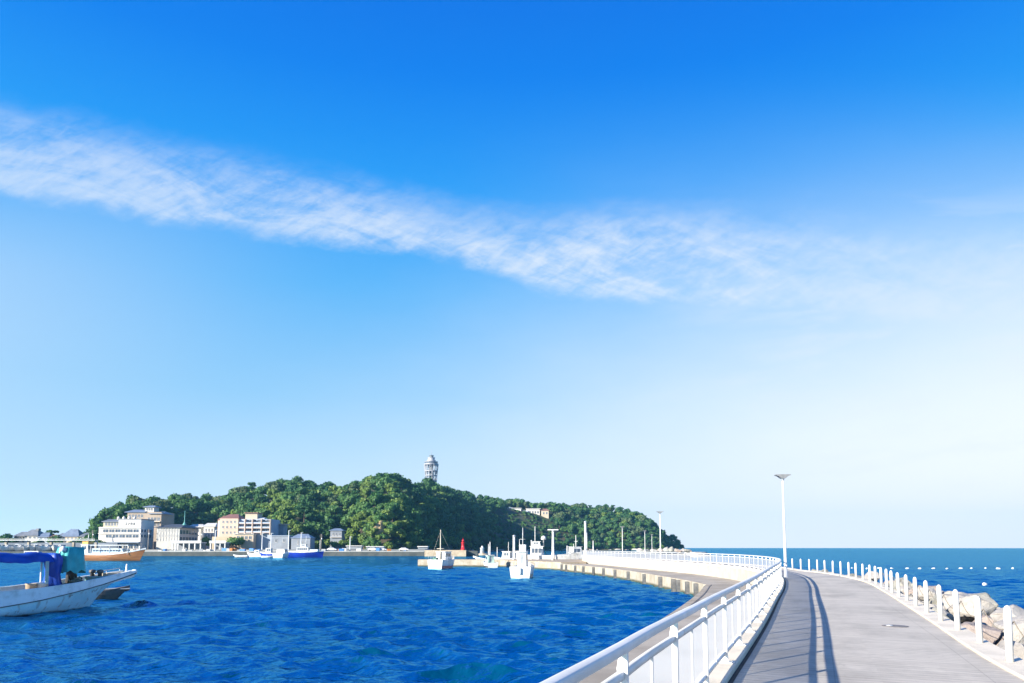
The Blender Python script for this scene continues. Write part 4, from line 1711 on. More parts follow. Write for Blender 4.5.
def build_town():
    G = 2.5
    # white hotel
    b = Bld('hotel', 'large white four-storey hotel with window bands and dark lettering, left end of town', 98, 385, G)
    b.wall(98, 140, 527, 549.3, 14, 'white')
    b.wall(117.5, 140, 519.5, 526.98, 14, 'white', name='upper_block')
    b.wall(100, 117.4, 521.5, 526.98, 10, 'yellow', y=2, name='penthouse')
    b.hip(100, 117, 521.4, 518.8, 2, 12, roofm['grey'], over=0.7, ridge=0.9)
    b.slab(117, 140.5, 519.4, 0.35, -0.3, 14.3, roofm['grey'], name='parapet')
    b.windows(102, 138.5, 529.3, 532.3, 6, fill=0.88)
    b.windows(105, 138.5, 534.8, 537.6, 5, fill=0.88)
    b.windows(101, 139, 544.2, 548.6, 7, fill=0.8)
    b.windows(0, 140, 529.3, 532, 4, side='r', fill=0.6)
    b.windows(0, 140, 534.6, 537.4, 4, side='r', fill=0.6)
    b.windows(101.5, 116.5, 522.6, 525.6, 5, y=2, fill=0.7)
    b.slab(96.5, 141.5, 542.6, 0.5, -3.2, -0.01, wallm['bluegrey'], name='canopy')
    b.slab(98, 140.3, 533.7, 0.3, -0.7, -0.01, wallm['white'])
    b.slab(98, 140.3, 528.2, 0.3, -0.5, -0.01, wallm['white'])
    for i, u in enumerate((110.5, 116, 121.5, 127)):
        mb = MB()
        mb.lathe((b.X(u), 6.5, b.Z(519.3)), [(0.75, 0), (0.75, 1.2), (0.4, 1.7), (0.05, 1.85)], 12)
        mb.build('water_tank', wallm['white'], b.o)
    # lettering: four characters of dark strokes on the upper block
    mb = MB()
    x0, z0 = b.X(124.2), b.Z(525.0)
    st = [[(0.1, 1.2, .8, 1.2), (.45, 1.2, .45, .1), (0, .1, .9, .1)], [(.1, 1.1, .9, 1.1), (.75, 1.1, .2, 0)], [(.15, 1.2, .8, 1.2), (.15, 1.2, .15, 0), (.15, .6, .8, .6), (.8, 1.2, .8, 0)], [(.0, 1.0, .9, 1.0), (.45, 1.3, .45, 0), (.1, .5, .8, .5), (.1, .0, .8, .0)]]
    for k, strokes in enumerate(st):
        for (xa, za, xb, zb) in strokes:
            ox = x0 + k * 1.42
            c = ((xa + xb) / 2 + ox, -0.06, (za + zb) / 2 * 1.0 + z0)
            L = math.hypot(xb - xa, zb - za)
            a = math.atan2(zb - za, xb - xa)
            mb.box(c, (L + 0.2, 0.1, 0.26), tilt=Matrix.Rotation(-a, 3, 'Y'))
    mb.build('sign_lettering', roofm['dark'], b.o)
    # tan building above
    b = Bld('guesthouse', 'tan building with blue-grey roofs and roof turret behind the white hotel', 126, 412, G + 3)
    b.wall(126, 160, 512, 549, 16, 'tan')
    b.hip(125, 143, 512, 509, 0, 14, roofm['blue'], over=0.8, ridge=0.8)
    b.hip(149, 160, 513.5, 511, 0, 12, roofm['blue'], over=0.9, ridge=0.7)
    b.wall(141.5, 150.5, 506.8, 511.9, 6, 'white', y=2, name='turret')
    b.hip(141.2, 151, 506.6, 505, 2, 8, roofm['blue'], over=0.9, ridge=0.5, name='turret_roof')
    b.windows(127, 142, 514.5, 517.3, 5, fill=0.7)
    b.windows(146, 159, 517.5, 521, 4, fill=0.75)
    b.windows(142.5, 149.5, 508, 510.3, 3, y=2, fill=0.7)
    b.windows(143, 159, 523, 526, 5, fill=0.7)
    b.slab(145, 160.5, 522, 0.4, -1.6, -0.01, wallm['cream'], name='balcony')
    # grey-white hall with spire
    b = Bld('hall', 'grey-white hall with dark roof and thin green spire', 156, 390, G)
    b.wall(156, 179, 527.5, 549.3, 23, 'grey')
    b.hip(155.5, 180, 527.3, 523.5, 0, 23, roofm['dark'], over=0.9, ridge=0.5)
    for i in range(8):
        x = b.X(157 + i * 2.8)
        MB().bx(x - 0.12, x + 0.12, -0.18, -0.002, b.Z(541), b.Z(528)).build('pilaster', wallm['white'], b.o)
    b.windows(158, 178, 529.2, 532, 7, fill=0.5)
    b.windows(158, 178, 534.5, 537.5, 7, fill=0.5)
    b.windows(0, 179, 530, 534, 6, side='r', d=22)
    b.windows(0, 179, 537, 541, 6, side='r', d=22)
    mb = MB()
    x = b.X(176)
    mb.lathe((x, 9, b.Z(525)), [(1.2, 0), (0.9, 0.8), (0.35, 1.6), (0.22, 2.6), (0.12, 8.2)], 10)
    mb.build('spire', roofm['copper'], b.o)
    # low white houses
    b = Bld('house', 'low white house with broad pale roof right of the green spire', 188, 424, G + 2, 'house')
    b.wall(188.5, 200, 527, 549, 9, 'white')
    b.hip(187.5, 201, 526.8, 524, 0, 9, roofm['white'], over=1.0, ridge=0.6)
    b.windows(189, 199, 529, 532, 3, fill=0.6)
    b = Bld('house', 'white house with plain gable left of the pink hotel', 203, 418, G + 2, 'house')
    b.wall(203, 213.5, 526.5, 549, 9, 'white')
    b.hip(202.5, 214, 526.3, 522.8, 0, 9, roofm['white'], over=0.6, ridge=0.7)
    b.windows(204, 213, 528.5, 531.5, 3, fill=0.5)
    b.windows(204, 213, 534, 537, 3, fill=0.5)
    # pink hotel
    b = Bld('hotel', 'pink hotel with red hipped roof, round turret and balconies', 219, 396, G)
    b.wall(219, 237, 518.5, 549.4, 16, 'pink')
    b.hip(219, 236.5, 518.3, 513.6, 1, 14, roofm['red'], over=0.7, ridge=0.45)
    mb = MB()
    mb.lathe((b.X(219.2), 5.5, 0), [(3.2, 0), (3.2, b.Z(520))], 18, True)
    mb.build('turret', wallm['pink'], b.o)
    mb = MB()
    mb.lathe((b.X(219.2), 5.5, b.Z(519.9)), [(3.7, 0), (2.0, 1.3), (0.1, 2.6)], 18, False)
    mb.build('turret_roof', roofm['red'], b.o)
    b.wall(237.1, 270, 519, 549.4, 15, 'bluegrey', y=1.2, name='right_wing')
    b.wall(243, 255, 513.2, 518.95, 8, 'cream', y=2, name='roof_box')
    b.slab(242, 256, 513.1, 0.4, 1.2, 11, roofm['red'], name='roof_box_cap')
    b.hip(254.5, 262, 518.9, 516.8, 2, 9, roofm['white'], over=0.2, ridge=0.5, name='roof_dormer')
    b.windows(220.5, 236, 520.8, 523, 4, fill=0.45)
    b.windows(220.5, 236, 526, 528.2, 4, fill=0.45)
    b.windows(220.5, 236, 531.5, 533.7, 4, fill=0.45)
    for v in (523.3, 527.8, 532.3):
        b.slab(238, 270.5, v + 0.6, 0.28, -0.6, 1.19, wallm['pink'], name='balcony')
        z = b.Z(v + 0.6)
        MB().bx(b.X(238), b.X(270.5), -0.6, -0.52, z + 0.3, z + 1.0).build('balustrade', wallm['bluegrey'], b.o)
    for v0, v1 in ((519.6, 522.6), (524.4, 527.2), (529, 531.8)):
        b.windows(246, 269, v0, v1, 5, y=1.2, fill=0.8)
    for u in (237.6, 244.5, 252, 261, 269.8):
        x = b.X(u)
        MB().bx(x - 0.25, x + 0.25, -0.9, 1.19, b.Z(535), b.Z(519.2)).build('pier_wall', wallm['pink'], b.o)
    b.wall(237, 256, 534.5, 549.4, 4, 'cream', y=-4.5, name='terrace')
    b.slab(236.5, 257, 534.4, 0.3, -5.2, 1.1, wallm['white'], name='terrace_roof')
    b.windows(239, 255, 536.3, 539.2, 4, y=-4.5, fill=0.7)
    b.wall(215, 232, 536.8, 549.4, 3.5, 'yellow', y=-4.2, name='garden_wall')
    # pavilions on columns along the waterfront
    for (u0, u1, Y, lab) in ((171, 201, 377, 'white colonnaded pavilion at the waterfront below the hall'), (209, 225.5, 377, 'small flat-roofed waterfront shelter below the pink hotel')):
        b = Bld('pavilion', lab, u0, Y, G, 'pavilion')
        b.slab(u0, u1, 543.2, 0.55, 0, 7, roofm['white'], name='roof')
        n = 6 if u1 - u0 > 20 else 4
        for i in range(n):
            x = b.X(u0 + 1 + (u1 - u0 - 2) * i / (n - 1))
            MB().bx(x - 0.28, x + 0.28, 0.3, 0.9, 0, b.Z(543.25)).build('column', roofm['white'], b.o)
        z = b.Z(542)
        MB().bx(b.X(u0), b.X(u1), 0.0, 0.1, z + 0.1, z + 0.7).build('railing', steel, b.o)
        MB().bx(b.X(u0) + 0.4, b.X(u1) - 0.4, 5.5, 6.5, 0, b.Z(543.3)).build('back_wall', wallm['slate'], b.o)
    # boathouses, wall colour darkened to stand in for tree shade
    b = Bld('boathouse', 'low blue-grey boathouse with flat roof behind the blue boats', 270, 388, G, 'boathouse')
    b.wall(270, 289, 536, 549.4, 10, 'slate')
    b.slab(269.5, 289.5, 536, 0.3, -0.4, 10.4, wallm['bluegrey'], name='roof')
    b.windows(272, 288, 539, 542, 2, fill=0.3)
    b = Bld('boathouse', 'gabled blue-grey boathouse under the overhanging trees', 291, 388, G, 'boathouse')
    b.wall(291, 310, 538, 549.4, 9, 'slate')
    b.hip(291, 310, 537.8, 533.8, 0, 9, roofm['blue'], over=0.4, ridge=0.5)
    b.windows(296, 308, 540.5, 544.5, 3, fill=0.35)
    b = Bld('house', 'small house with white balcony, wall tinted grey-blue for shade, half hidden by trees behind the harbour wall', 329.5, 440, G + 1, 'house')
    b.wall(330, 341.5, 530.5, 549, 8, 'slate')  # slate colour paints the shade on a white house wall
    b.hip(329.5, 342, 530.3, 528.2, 0, 8, roofm['blue'], over=0.6, ridge=0.4)
    b.windows(331.5, 341, 533, 535.4, 3, fill=0.6)
    b.slab(330, 342, 537.4, 0.3, -1.2, -0.01, wallm['white'], name='balcony')
    b = Bld('house', 'low pale-walled terrace roof under the yellow-green trees', 271, 410, G + 4, 'house')
    b.wall(272, 283, 524.6, 545, 7, 'slate')
    b.slab(270.5, 284.5, 524.5, 0.45, -0.8, 8, wallm['cream'], name='roof')
    # shed row on the shore near the rock face
    for (u0, u1, v, lab, m) in ((346, 362, 545.5, 'low grey shed on the shore left of the tan rock face', 'grey'), (366, 384, 546.2, 'long pale low shed under the tan rock face', 'cream'), (417.5, 428, 546.3, 'small flat white-roofed shelter at the right end of the harbour wall', 'white')):
        Y = 398 if u0 < 400 else 316
        b = Bld('shed', lab, u0, Y, G if u0 < 400 else 2.15, 'shed')
        b.wall(u0 + 0.5, u1 - 0.5, v + 0.8, 549.0, 4, 'slate')
        b.slab(u0, u1, v + 0.75, 0.4, -0.8, 4.6, roofm['white'], name='roof')
    # villa high on the hill
    Y = 872
    b = Bld('villa', 'white flat-roofed villa among the trees high on the right slope', 508, Y, vz(520, Y))
    b.wall(508.5, 521, 508.5, 524, 12, 'white')
    b.wall(521.1, 528, 510.5, 524, 12, 'bluegrey', y=2)
    b.wall(526.5, 540, 508.8, 524, 12, 'white', y=4, name='right_wing')
    b.slab(507.5, 521.5, 508.4, 0.6, -1, 12.5, roofm['white'], name='roof')
    b.slab(526, 541, 508.7, 0.6, 3, 16.5, roofm['white'], name='roof')
    b.windows(510, 520, 510.5, 513, 4, fill=0.6)
    b.windows(529, 539.5, 511, 513.2, 4, y=4, fill=0.6)
    b.slab(517, 528, 513.6, 0.4, -2, 2, wallm['bluegrey'], name='balcony')
    b = Bld('house', 'small cream house right of the hilltop villa', 541, Y, vz(522, Y), 'house')
    b.wall(541.5, 549, 510.5, 524, 9, 'cream', y=4)
    b.hip(541, 549.5, 510.3, 508.3, 4, 13, roofm['red'], over=0.5, ridge=0.4)
    b.windows(542.5, 548.5, 512, 514, 2, y=4, fill=0.5)
    # distant houses on the left shore
    Y = 470
    hs = [(13.5, 24, 536.2, 531.6, 'cream', 'grey', 'cream house with grey roof behind the trees, far left of town'),
          (22, 37, 535.5, 529.3, 'grey', 'grey', 'house with tall grey gabled roof and ridge finial, far left shore'),
          (37.5, 48, 536.8, 531.8, 'bluegrey', 'blue', 'blue-roofed low house between the grey gable and the tan houses'),
          (48, 55, 537.0, 534.5, 'tan', 'red', 'small tan house with reddish roof on the far shore'),
          (55.5, 62, 537.0, 533.0, 'pink', 'grey', 'small pink-walled house beside the broad dark roof'),
          (61, 78, 536.4, 528.8, 'cream', 'blue', 'wide house under a dark blue hipped roof, far shore'),
          (79, 87, 536.5, 532.6, 'white', 'grey', 'small white house left of the white hotel'),
          (87.5, 97, 537, 531.5, 'white', 'white', 'flat pale house touching the left side of the white hotel')]
    for (u0, u1, vb, vt, wm, rm, lab) in hs:
        b = Bld('house', lab, u0, Y, G, 'house')
        b.wall(u0, u1, vb, 549, 9, wm)
        b.hip(u0, u1, vb - 0.1, vt, 0, 9, roofm[rm], over=0.8, ridge=0.35)
        b.windows(u0 + 0.8, u1 - 0.8, vb + 1.2, vb + 3.2, max(2, int((u1 - u0) / 4)), fill=0.5)
        if 'finial' in lab:
            MB().bx(b.X(32), b.X(34.5), 3, 5.5, b.Z(530.6), b.Z(528.3)).build('chimney', roofm['grey'], b.o)


build_town()


def small_trees():
    r = random.Random(8)
    spec = [(-6, 470, 0.8, 0), (3, 468, 0.75, 4), (9, 466, 0.8, 0), (-16, 470, 0.8, 1), (27, 458, 0.42, 5), (34, 458, 0.42, 8), (40, 462, 0.5, 4), (55, 476, 0.95, 6), (58, 472, 0.8, 1),
            (72, 458, 0.42, 2), (68, 460, 0.4, 5), (84, 500, 0.95, 4), (86, 460, 0.6, 1)]
    for u, Y, sc, k in spec:
        put_tree(k, Vector((ux(u, Y), Y, 2.4)), sc, r.uniform(0, 6), 'small %s tree among the houses on the far left shore' % LEAFNAME[KINDS_T[k][3]], 'trees among the houses of the left shore')
    for u, Y, sc, k, lab in [(236, 388, 0.62, 1, 'bushy green tree in front of the pink hotel'), (205.5, 404, 0.5, 3, 'olive tree between the white house and the pink hotel'),
                             (228, 389, 0.3, 8, 'small yellow-green bush by the yellow garden wall'), (104, 380, 0.34, 0, 'dark shrub before the left end of the white hotel'), (119, 380, 0.22, 2, 'little shrub before the middle of the white hotel'),
                             (334, 436, 0.42, 1, 'green tree in front of the small house tinted grey-blue for shade'), (343, 437, 0.6, 5, 'yellow-green tree right of the small house tinted grey-blue for shade'),
                             (97, 380, 0.45, 8, 'yellow-green tree at the left corner of the white hotel')]:
        put_tree(k, Vector((ux(u, Y), Y, 2.4)), sc, r.uniform(0, 6), lab, None)


small_trees()


# ------------------------------------------------------------------ harbour poles and beacons
def build_beacons():
    Y = 303
    p = at(463, 549.6, Y)
    o = empty('beacon', (p.x, Y, 2.6), 'red conical beacon tower on the beige jetty', 'beacon')
    MB().lathe((0, 0, 0), [(0.95, 0), (0.95, 0.5), (0.75, 0.55), (0.55, 2.9), (0.85, 3.0), (0.85, 3.2)], 16).build('tower', red_paint, o)
    MB().lathe((0, 0, 3.2), [(0.45, 0), (0.45, 0.7), (0.62, 0.75), (0.3, 1.15), (0.06, 1.3), (0.05, 1.9)], 12).build('lantern', red_paint, o)
    Y = 345
    p = at(483, 549, Y)
    o = empty('beacon', (p.x, Y, 0), 'small white beacon on a flat base in the water before the wood', 'beacon')
    MB().lathe((0, 0, -1), [(2.6, 0), (2.6, 1.7), (2.4, 1.8)], 16).build('base', pier_conc, o)
    MB().lathe((-0.4, 0, 0.81), [(1.1, 0), (0.85, 2.4), (1.1, 2.5), (1.1, 2.7), (0.5, 2.75), (0.5, 3.4), (0.1, 3.7)], 14).build('tower', white_gel, o)
    # lamp posts on the harbour wall
    for i, (u, v0, lab) in enumerate([(215, 530.5, 'thick pale lamp post on the harbour wall before the pink hotel'), (262, 533.5, 'thin lamp post on the harbour wall above the white motorboat left of the blue boats'),
                        (288.5, 530.5, 'tallest lamp post on the harbour wall, between the blue boats'), (301, 533, 'lamp post on the harbour wall behind the large blue boat'),
                        (350, 537, 'lone lamp post on the harbour wall left of the tan rock face'), (175.5, 541, 'short post on the harbour wall below the hall'), (271, 533.5, 'thin lamp post rising behind the shorter blue-hulled boat')]):
        Y = 315
        z = 2.15
        h = vz(v0, Y) - z
        p = Vector((ux(u, Y), Y, z))
        o = empty('harbor_lamp', p, lab, 'lamp post', 'lamp posts on the harbour wall')
        MB().lathe((0, 0, 0), [(0.34, 0), (0.34, 0.3), (0.24, 0.4), (0.15, h)], 10).build('pole', white_gel, o)
        MB().box((0.3, 0, h + 0.08), (1.0, 0.35, 0.16)).build('lamp_head', steel, o)
    # mooring piles and T-headed lamp on the near pier
    Y = 147
    for u, v0, r0, lab in [(514, 536.5, 0.26, 'thick white mooring pile on the pier behind the white motorboat'), (585.5, 522.5, 0.24, 'tall grey pole on the pier end behind the railing tip'),
                           (531.5, 541.5, 0.13, 'short grey pole left of the big white fishing boat')]:
        z = 1.34
        h = vz(v0, Y) - z
        o = empty('mooring_pole', (ux(u, Y), Y, z), lab, 'mooring pole')
        MB().lathe((0, 0, 0), [(r0 * 1.3, 0), (r0 * 1.3, 0.25), (r0, 0.3), (r0 * 0.9, h)], 12).build('pole', white_gel, o)
        MB().lathe((0, 0, h), [(r0 * 1.25, 0), (r0 * 1.25, 0.15), (r0 * 0.3, 0.35)], 12).build('cap', steel, o)
    z = 1.34
    Y = 140
    h = vz(530.2, Y) - z
    o = empty('harbor_lamp', (ux(553, Y), Y, z), 'lamp post with a wide T-shaped head on the pier', 'lamp post')
    MB().lathe((0, 0, 0), [(0.32, 0), (0.32, 1.3), (0.26, 1.4), (0.19, h)], 12).build('pole', white_gel, o)
    MB().box((0, 0, h + 0.09), (2.1, 0.45, 0.18)).build('lamp_head', white_gel, o)
    MB().lathe((0, 0, h - 0.3), [(0.26, 0), (0.26, 0.28)], 12).build('collar', steel, o)


build_beacons()


# ------------------------------------------------------------------ boats
def hull_sections(L, B, fs, fm, fb, rake, ws=0.82, draft=0.5, tm=0.45, pw=2.0):
    secs = []
    n = 16
    for i in range(n + 1):
        t = i / n
        x = -L / 2 + L * t
        if t < tm:
            w = B / 2 * (ws + (1 - ws) * math.sin(t / tm * math.pi / 2))
        else:
            w = B / 2 * max(0.02, 1 - ((t - tm) / (1 - tm)) ** pw)
        sz = fm + (fs - fm) * max(0, 1 - t / tm) ** 2 + (fb - fm) * max(0, (t - tm) / (1 - tm)) ** 1.8
        wl = w * (0.86 - 0.35 * max(0, (t - tm) / (1 - tm)))
        xb = x - rake * t ** 4
        secs.append((x, w, sz, wl, xb))
    return secs


def make_boat(name, label, cat, u, vwl, rz, L, B, fs, fm, fb, hull_m, rake=1.0, ws=0.82, pw=2.0, Y=None, stripe=None, group=None, deck_m=None, gun_m=None):
    p = gp(u, vwl, 0.0) if Y is None else Vector((ux(u, Y), Y, 0))
    o = empty(name, (p.x, p.y, 0), label, cat, group, rz)
    S_ = hull_sections(L, B, fs, fm, fb, rake, ws, pw=pw)
    mb = MB()
    secs = []
    for x, w, sz, wl, xb in S_:
        half = [(x, w, sz), (x - (x - xb) * 0.3, w * 0.97, sz * 0.62), (x - (x - xb) * 0.8, wl, 0.0), (xb, wl * 0.55, -0.35), (xb, 0.0, -0.55)]
        secs.append([Vector(q) for q in half] + [Vector((q[0], -q[1], q[2])) for q in half[-2::-1]])
    mb.loft(secs, smooth=True)
    mb.add(secs[0], [tuple(range(len(secs[0])))])
    hull = mb.build('hull', hull_m, o)
    # deck and gunwale
    dm = deck_m or mat('deck_grey', (0.42, 0.42, 0.40), 0.8, base2=(0.30, 0.31, 0.30), scale=0.8)
    mb = MB()
    mb.loft([[Vector((x, -w * 0.93, sz - 0.3)), Vector((x, w * 0.93, sz - 0.3))] for x, w, sz, _, _ in S_], smooth=False)
    mb.build('deck', dm, o)
    mb = MB()
    for sgn in (-1, 1):
        mb.loft([[Vector((x, sgn * w, sz - 0.32)), Vector((x, sgn * (w + 0.05), sz)), Vector((x, sgn * (w + 0.02), sz + 0.06)), Vector((x, sgn * max(0, w - 0.10), sz + 0.06)), Vector((x, sgn * max(0, w - 0.09), sz - 0.32))] for x, w, sz, _, _ in S_], smooth=False)
    mb.build('gunwale', gun_m or white_gel, o)
    if stripe:
        mb = MB()
        for sgn in (-1, 1):
            mb.loft([[Vector((x - (x - xb) * 0.72, sgn * (wl + (w * 0.97 - wl) * 0.12 + 0.025), sz * 0.08)), Vector((x - (x - xb) * 0.5, sgn * (wl + (w * 0.97 - wl) * 0.6 + 0.025), sz * 0.36))] for x, w, sz, wl, xb in S_[:-1]], smooth=True)
        mb.build('stripe', stripe, o)
    return o


def cabin(o, x0, x1, w, z0, z1, m=None, name='cabin', slope=0.35, rows=1, roof_m=None):
    m = m or white_gel
    mb = MB()
    h = w / 2
    V = [(x0, -h, z0), (x1, -h, z0), (x1, h, z0), (x0, h, z0), (x0 + 0.1, -h * 0.93, z1), (x1 - slope, -h * 0.93, z1), (x1 - slope, h * 0.93, z1), (x0 + 0.1, h * 0.93, z1)]
    mb.add(V, [(3, 2, 1, 0), (4, 5, 6, 7), (0, 1, 5, 4), (1, 2, 6, 5), (2, 3, 7, 6), (3, 0, 4, 7)])
    c = mb.build(name, m, o, bevel=0.04)
    MB().bx(x0 - 0.15, x1 - slope + 0.25, -h, h, z1 + 0.003, z1 + 0.09).build('cabin_roof', roof_m or white_gel, c)
    hh = (z1 - z0)
    za, zb = z0 + hh * 0.52, z0 + hh * 0.86
    n = max(1, int((x1 - x0) / 0.9))
    for sgn in (-1, 1):
        for i in range(n):
            a = x0 + 0.3 + (x1 - slope - x0 - 0.5) * i / n
            b = a + (x1 - slope - x0 - 0.5) / n * 0.8
            MB().bx(a, b, sgn * h * 0.965 - 0.03, sgn * h * 0.965 + 0.03, za, zb).build('window', dark_glass, c)
    MB().box((x1 - slope * 0.69 + 0.02, 0, (za + zb) / 2), (0.05, w * 0.75, (zb - za)), tilt=Matrix.Rotation(-math.atan2(slope, hh), 3, 'Y')).build('windscreen', dark_glass, c)
    MB().bx(x0 - 0.03 + 0.06, x0 + 0.03 + 0.06, -w * 0.16, w * 0.16, z0 + 0.1, zb).build('door', mat('door_grey', (0.3, 0.33, 0.35), 0.6, var=0.2), c)
    return c


def mast(o, x, z0, z1, r=0.07, cross=None, stays=None, m=None):
    mb = MB()
    mb.tube([(x, 0, z0), (x, 0, z1)], [r, r * 0.6], 8)
    if cross:
        for z, w in cross:
            mb.tube([(x, -w, z), (x, w, z)], r * 0.5, 6)
    if stays:
        for xs, ys, zs in stays:
            mb.tube([(x, 0, z1 - 0.15), (xs, ys, zs)], 0.015, 4)
    mb.build('mast', m or white_gel, o)


def rails(o, pts, h=0.6):
    mb = MB()
    mb.tube([Vector(p) + Vector((0, 0, h)) for p in pts], 0.025, 6)
    for p in pts:
        mb.tube([p, Vector(p) + Vector((0, 0, h))], 0.02, 6)
    mb.build('handrail', steel, o)


def build_boats():
    # stern-on fishing boat with tall mast, left of the group
    o = make_boat('fishing_boat', 'white fishing boat with tall pale mast and faded red waterline, seen stern-on', 'fishing boat', 444.5, 568.5, R(72), 8.5, 3.1, 1.65, 1.5, 2.2, white_gel, stripe=mat('faded_red', (0.50, 0.16, 0.13), 0.6, base2=(0.42, 0.2, 0.17), scale=1.0), ws=0.92)
    cabin(o, -1.8, 1.3, 1.9, 1.25, 3.0)
    mast(o, -1.9, 1.2, 7.0, 0.11, cross=[(3.6, 0.7)], stays=[(3.8, 0, 2.2), (-4.0, 0.9, 1.7), (-4.0, -0.9, 1.7)], m=mat('mast_tan', (0.62, 0.55, 0.44), 0.6, var=0.15))
    rails(o, [(-4.1, -1.35, 1.65), (-3.0, -1.4, 1.6), (-2.0, -1.4, 1.55)], 0.7)
    rails(o, [(-4.1, 1.35, 1.65), (-3.0, 1.4, 1.6), (-2.0, 1.4, 1.55)], 0.7)
    MB().box((-3.2, 0.4, 1.6), (0.9, 0.8, 0.8)).build('net_box', mat('net_green', (0.1, 0.2, 0.16), 0.9, var=0.3), o, bevel=0.05)
    # small boat with green cabin
    o = make_boat('fishing_boat', 'small white boat with pale green cabin moored in front of the pier', 'fishing boat', 489.5, 567.5, R(105), 5.5, 2.3, 0.95, 0.9, 1.4, white_gel, ws=0.9, stripe=rubber)
    cabin(o, -1.2, 0.7, 1.4, 0.7, 2.3, m=mat('pale_green', (0.42, 0.58, 0.50), 0.5, base2=(0.33, 0.48, 0.41), scale=1.5))
    mast(o, -0.4, 2.3, 4.9, 0.12)
    mast(o, 0.9, 0.8, 4.5, 0.08)
    # white motorboat nearest the camera
    o = make_boat('motorboat', 'white motorboat with narrow tall cabin, nearest of the moored boats in mid-harbour', 'motorboat', 523.3, 577.3, R(82), 6.5, 2.85, 1.45, 1.35, 1.9, white_gel, ws=0.93, stripe=mat('cream_band', (0.55, 0.48, 0.36), 0.6, var=0.2))
    cabin(o, -1.6, 0.8, 1.15, 1.1, 3.3, slope=0.5)
    MB().loft([[Vector((x, y, z)) for x, y in ((-1.0, -0.4), (0.0, -0.4), (0.0, 0.4), (-1.0, 0.4))] for z in (3.39, 4.2)], close=True, smooth=False, caps=True).build('upper_housing', white_gel, o)
    mast(o, -0.5, 4.2, 6.4, 0.05, cross=[(4.9, 0.35)])
    rails(o, [(-3.0, -1.25, 1.45), (-2.0, -1.3, 1.42), (-1.0, -1.35, 1.38), (0.4, -1.4, 1.35)], 0.5)
    rails(o, [(-3.0, 1.25, 1.45), (-2.0, 1.3, 1.42), (-1.0, 1.35, 1.38), (0.4, 1.4, 1.35)], 0.5)
    MB().box((-3.4, 0, 0.9), (0.3, 0.3, 0.8)).build('outboard_motor', steel, o, bevel=0.05)
    # big white fishing boat behind the pier
    o = make_boat('fishing_boat', 'large white fishing boat with high wheelhouse and radar dome behind the pier', 'fishing boat', 552, 560, R(-4), 12.0, 3.4, 2.2, 2.1, 2.8, white_gel, Y=153, ws=0.8)
    cabin(o, -4.6, -1.6, 2.5, 1.2, 4.0)
    cabin(o, -4.2, -2.4, 1.9, 4.1, 5.0, name='flybridge', slope=0.2)
    mast(o, -3.6, 5.1, 8.3, 0.09, cross=[(6.6, 0.6), (7.3, 0.4)])
    MB().lathe((-1.8, 0, 4.1), [(0.12, 0), (0.12, 1.3), (0.5, 1.35), (0.55, 1.7), (0.4, 2.05), (0.05, 2.2)], 14).build('radar_dome', white_gel, o)
    MB().bx(-1.4, -1.3, -0.9, -0.3, 1.2, 3.2).build('green_door', mat('green_paint', (0.03, 0.2, 0.1), 0.5, var=0.2), o)
    rails(o, [(-1.0, -1.6, 1.55), (0.5, -1.6, 1.55), (2.0, -1.5, 1.65), (3.6, -1.15, 1.85), (5.0, -0.6, 2.1)], 0.6)
    mast(o, 3.2, 1.4, 4.2, 0.12)
    # boats half behind the railing tip
    o = make_boat('fishing_boat', 'white fishing boat with antenna masts half behind the railing tip', 'fishing boat', 583, 560, R(20), 10, 3.2, 1.6, 1.5, 2.3, white_gel, Y=166, ws=0.8)
    cabin(o, -3.2, -0.6, 2.3, 1.2, 3.9)
    mast(o, -1.8, 3.9, 6.6, 0.1, cross=[(5.2, 0.9)])
    mast(o, 1.0, 1.2, 7.2, 0.09)
    mast(o, 2.6, 1.2, 5.4, 0.14)
    o = make_boat('fishing_boat', 'low white boat with arched rail right of the T-shaped lamp', 'fishing boat', 571, 561, R(190), 7, 2.6, 1.2, 1.1, 1.7, white_gel, Y=155, ws=0.85)
    cabin(o, -1.6, 0.6, 1.8, 0.9, 2.7)
    mast(o, -0.6, 2.7, 4.6, 0.08)
    rails(o, [(1.0, -1.0, 1.2), (1.8, -0.9, 1.3), (2.6, -0.6, 1.5)], 0.7)
    o = make_boat('skiff', 'slender white skiff with raised bow beyond the pier', 'skiff', 492, 560, R(172), 9.5, 2.0, 0.8, 0.75, 1.7, white_gel, Y=178, ws=0.7, rake=2.0)
    MB().box((-1, 0, 0.75), (1.2, 1.5, 0.3)).build('thwart', wood_brown, o)
    MB().box((-3.6, 0, 0.8), (1.4, 1.4, 0.5)).build('engine_box', white_gel, o, bevel=0.05)
    o = make_boat('fishing_boat', 'small cream fishing boat with twin masts behind the pier, left of the big white one', 'fishing boat', 505, 561, R(160), 7.0, 2.5, 1.5, 1.4, 2.0, mat('cream_hull', (0.55, 0.48, 0.36), 0.5, var=0.2), Y=155, ws=0.85)
    cabin(o, -1.4, 0.6, 1.6, 1.1, 2.9)
    mast(o, -0.8, 2.9, 5.0, 0.07, cross=[(3.9, 0.5)])
    mast(o, 1.8, 1.3, 3.9, 0.09)
    o = make_boat('fishing_boat', 'white fishing boat with orange gear on deck just right of the white mooring pile', 'fishing boat', 524, 561, R(15), 7.0, 2.5, 1.5, 1.4, 2.0, white_gel, Y=156, ws=0.85)
    cabin(o, -2.0, 0.0, 1.7, 1.1, 3.0)
    mast(o, -1.0, 3.0, 5.6, 0.07, cross=[(4.2, 0.6)])
    MB().box((1.4, 0, 1.6), (1.2, 1.0, 0.7)).build('deck_gear', wood_brown, o, bevel=0.1)
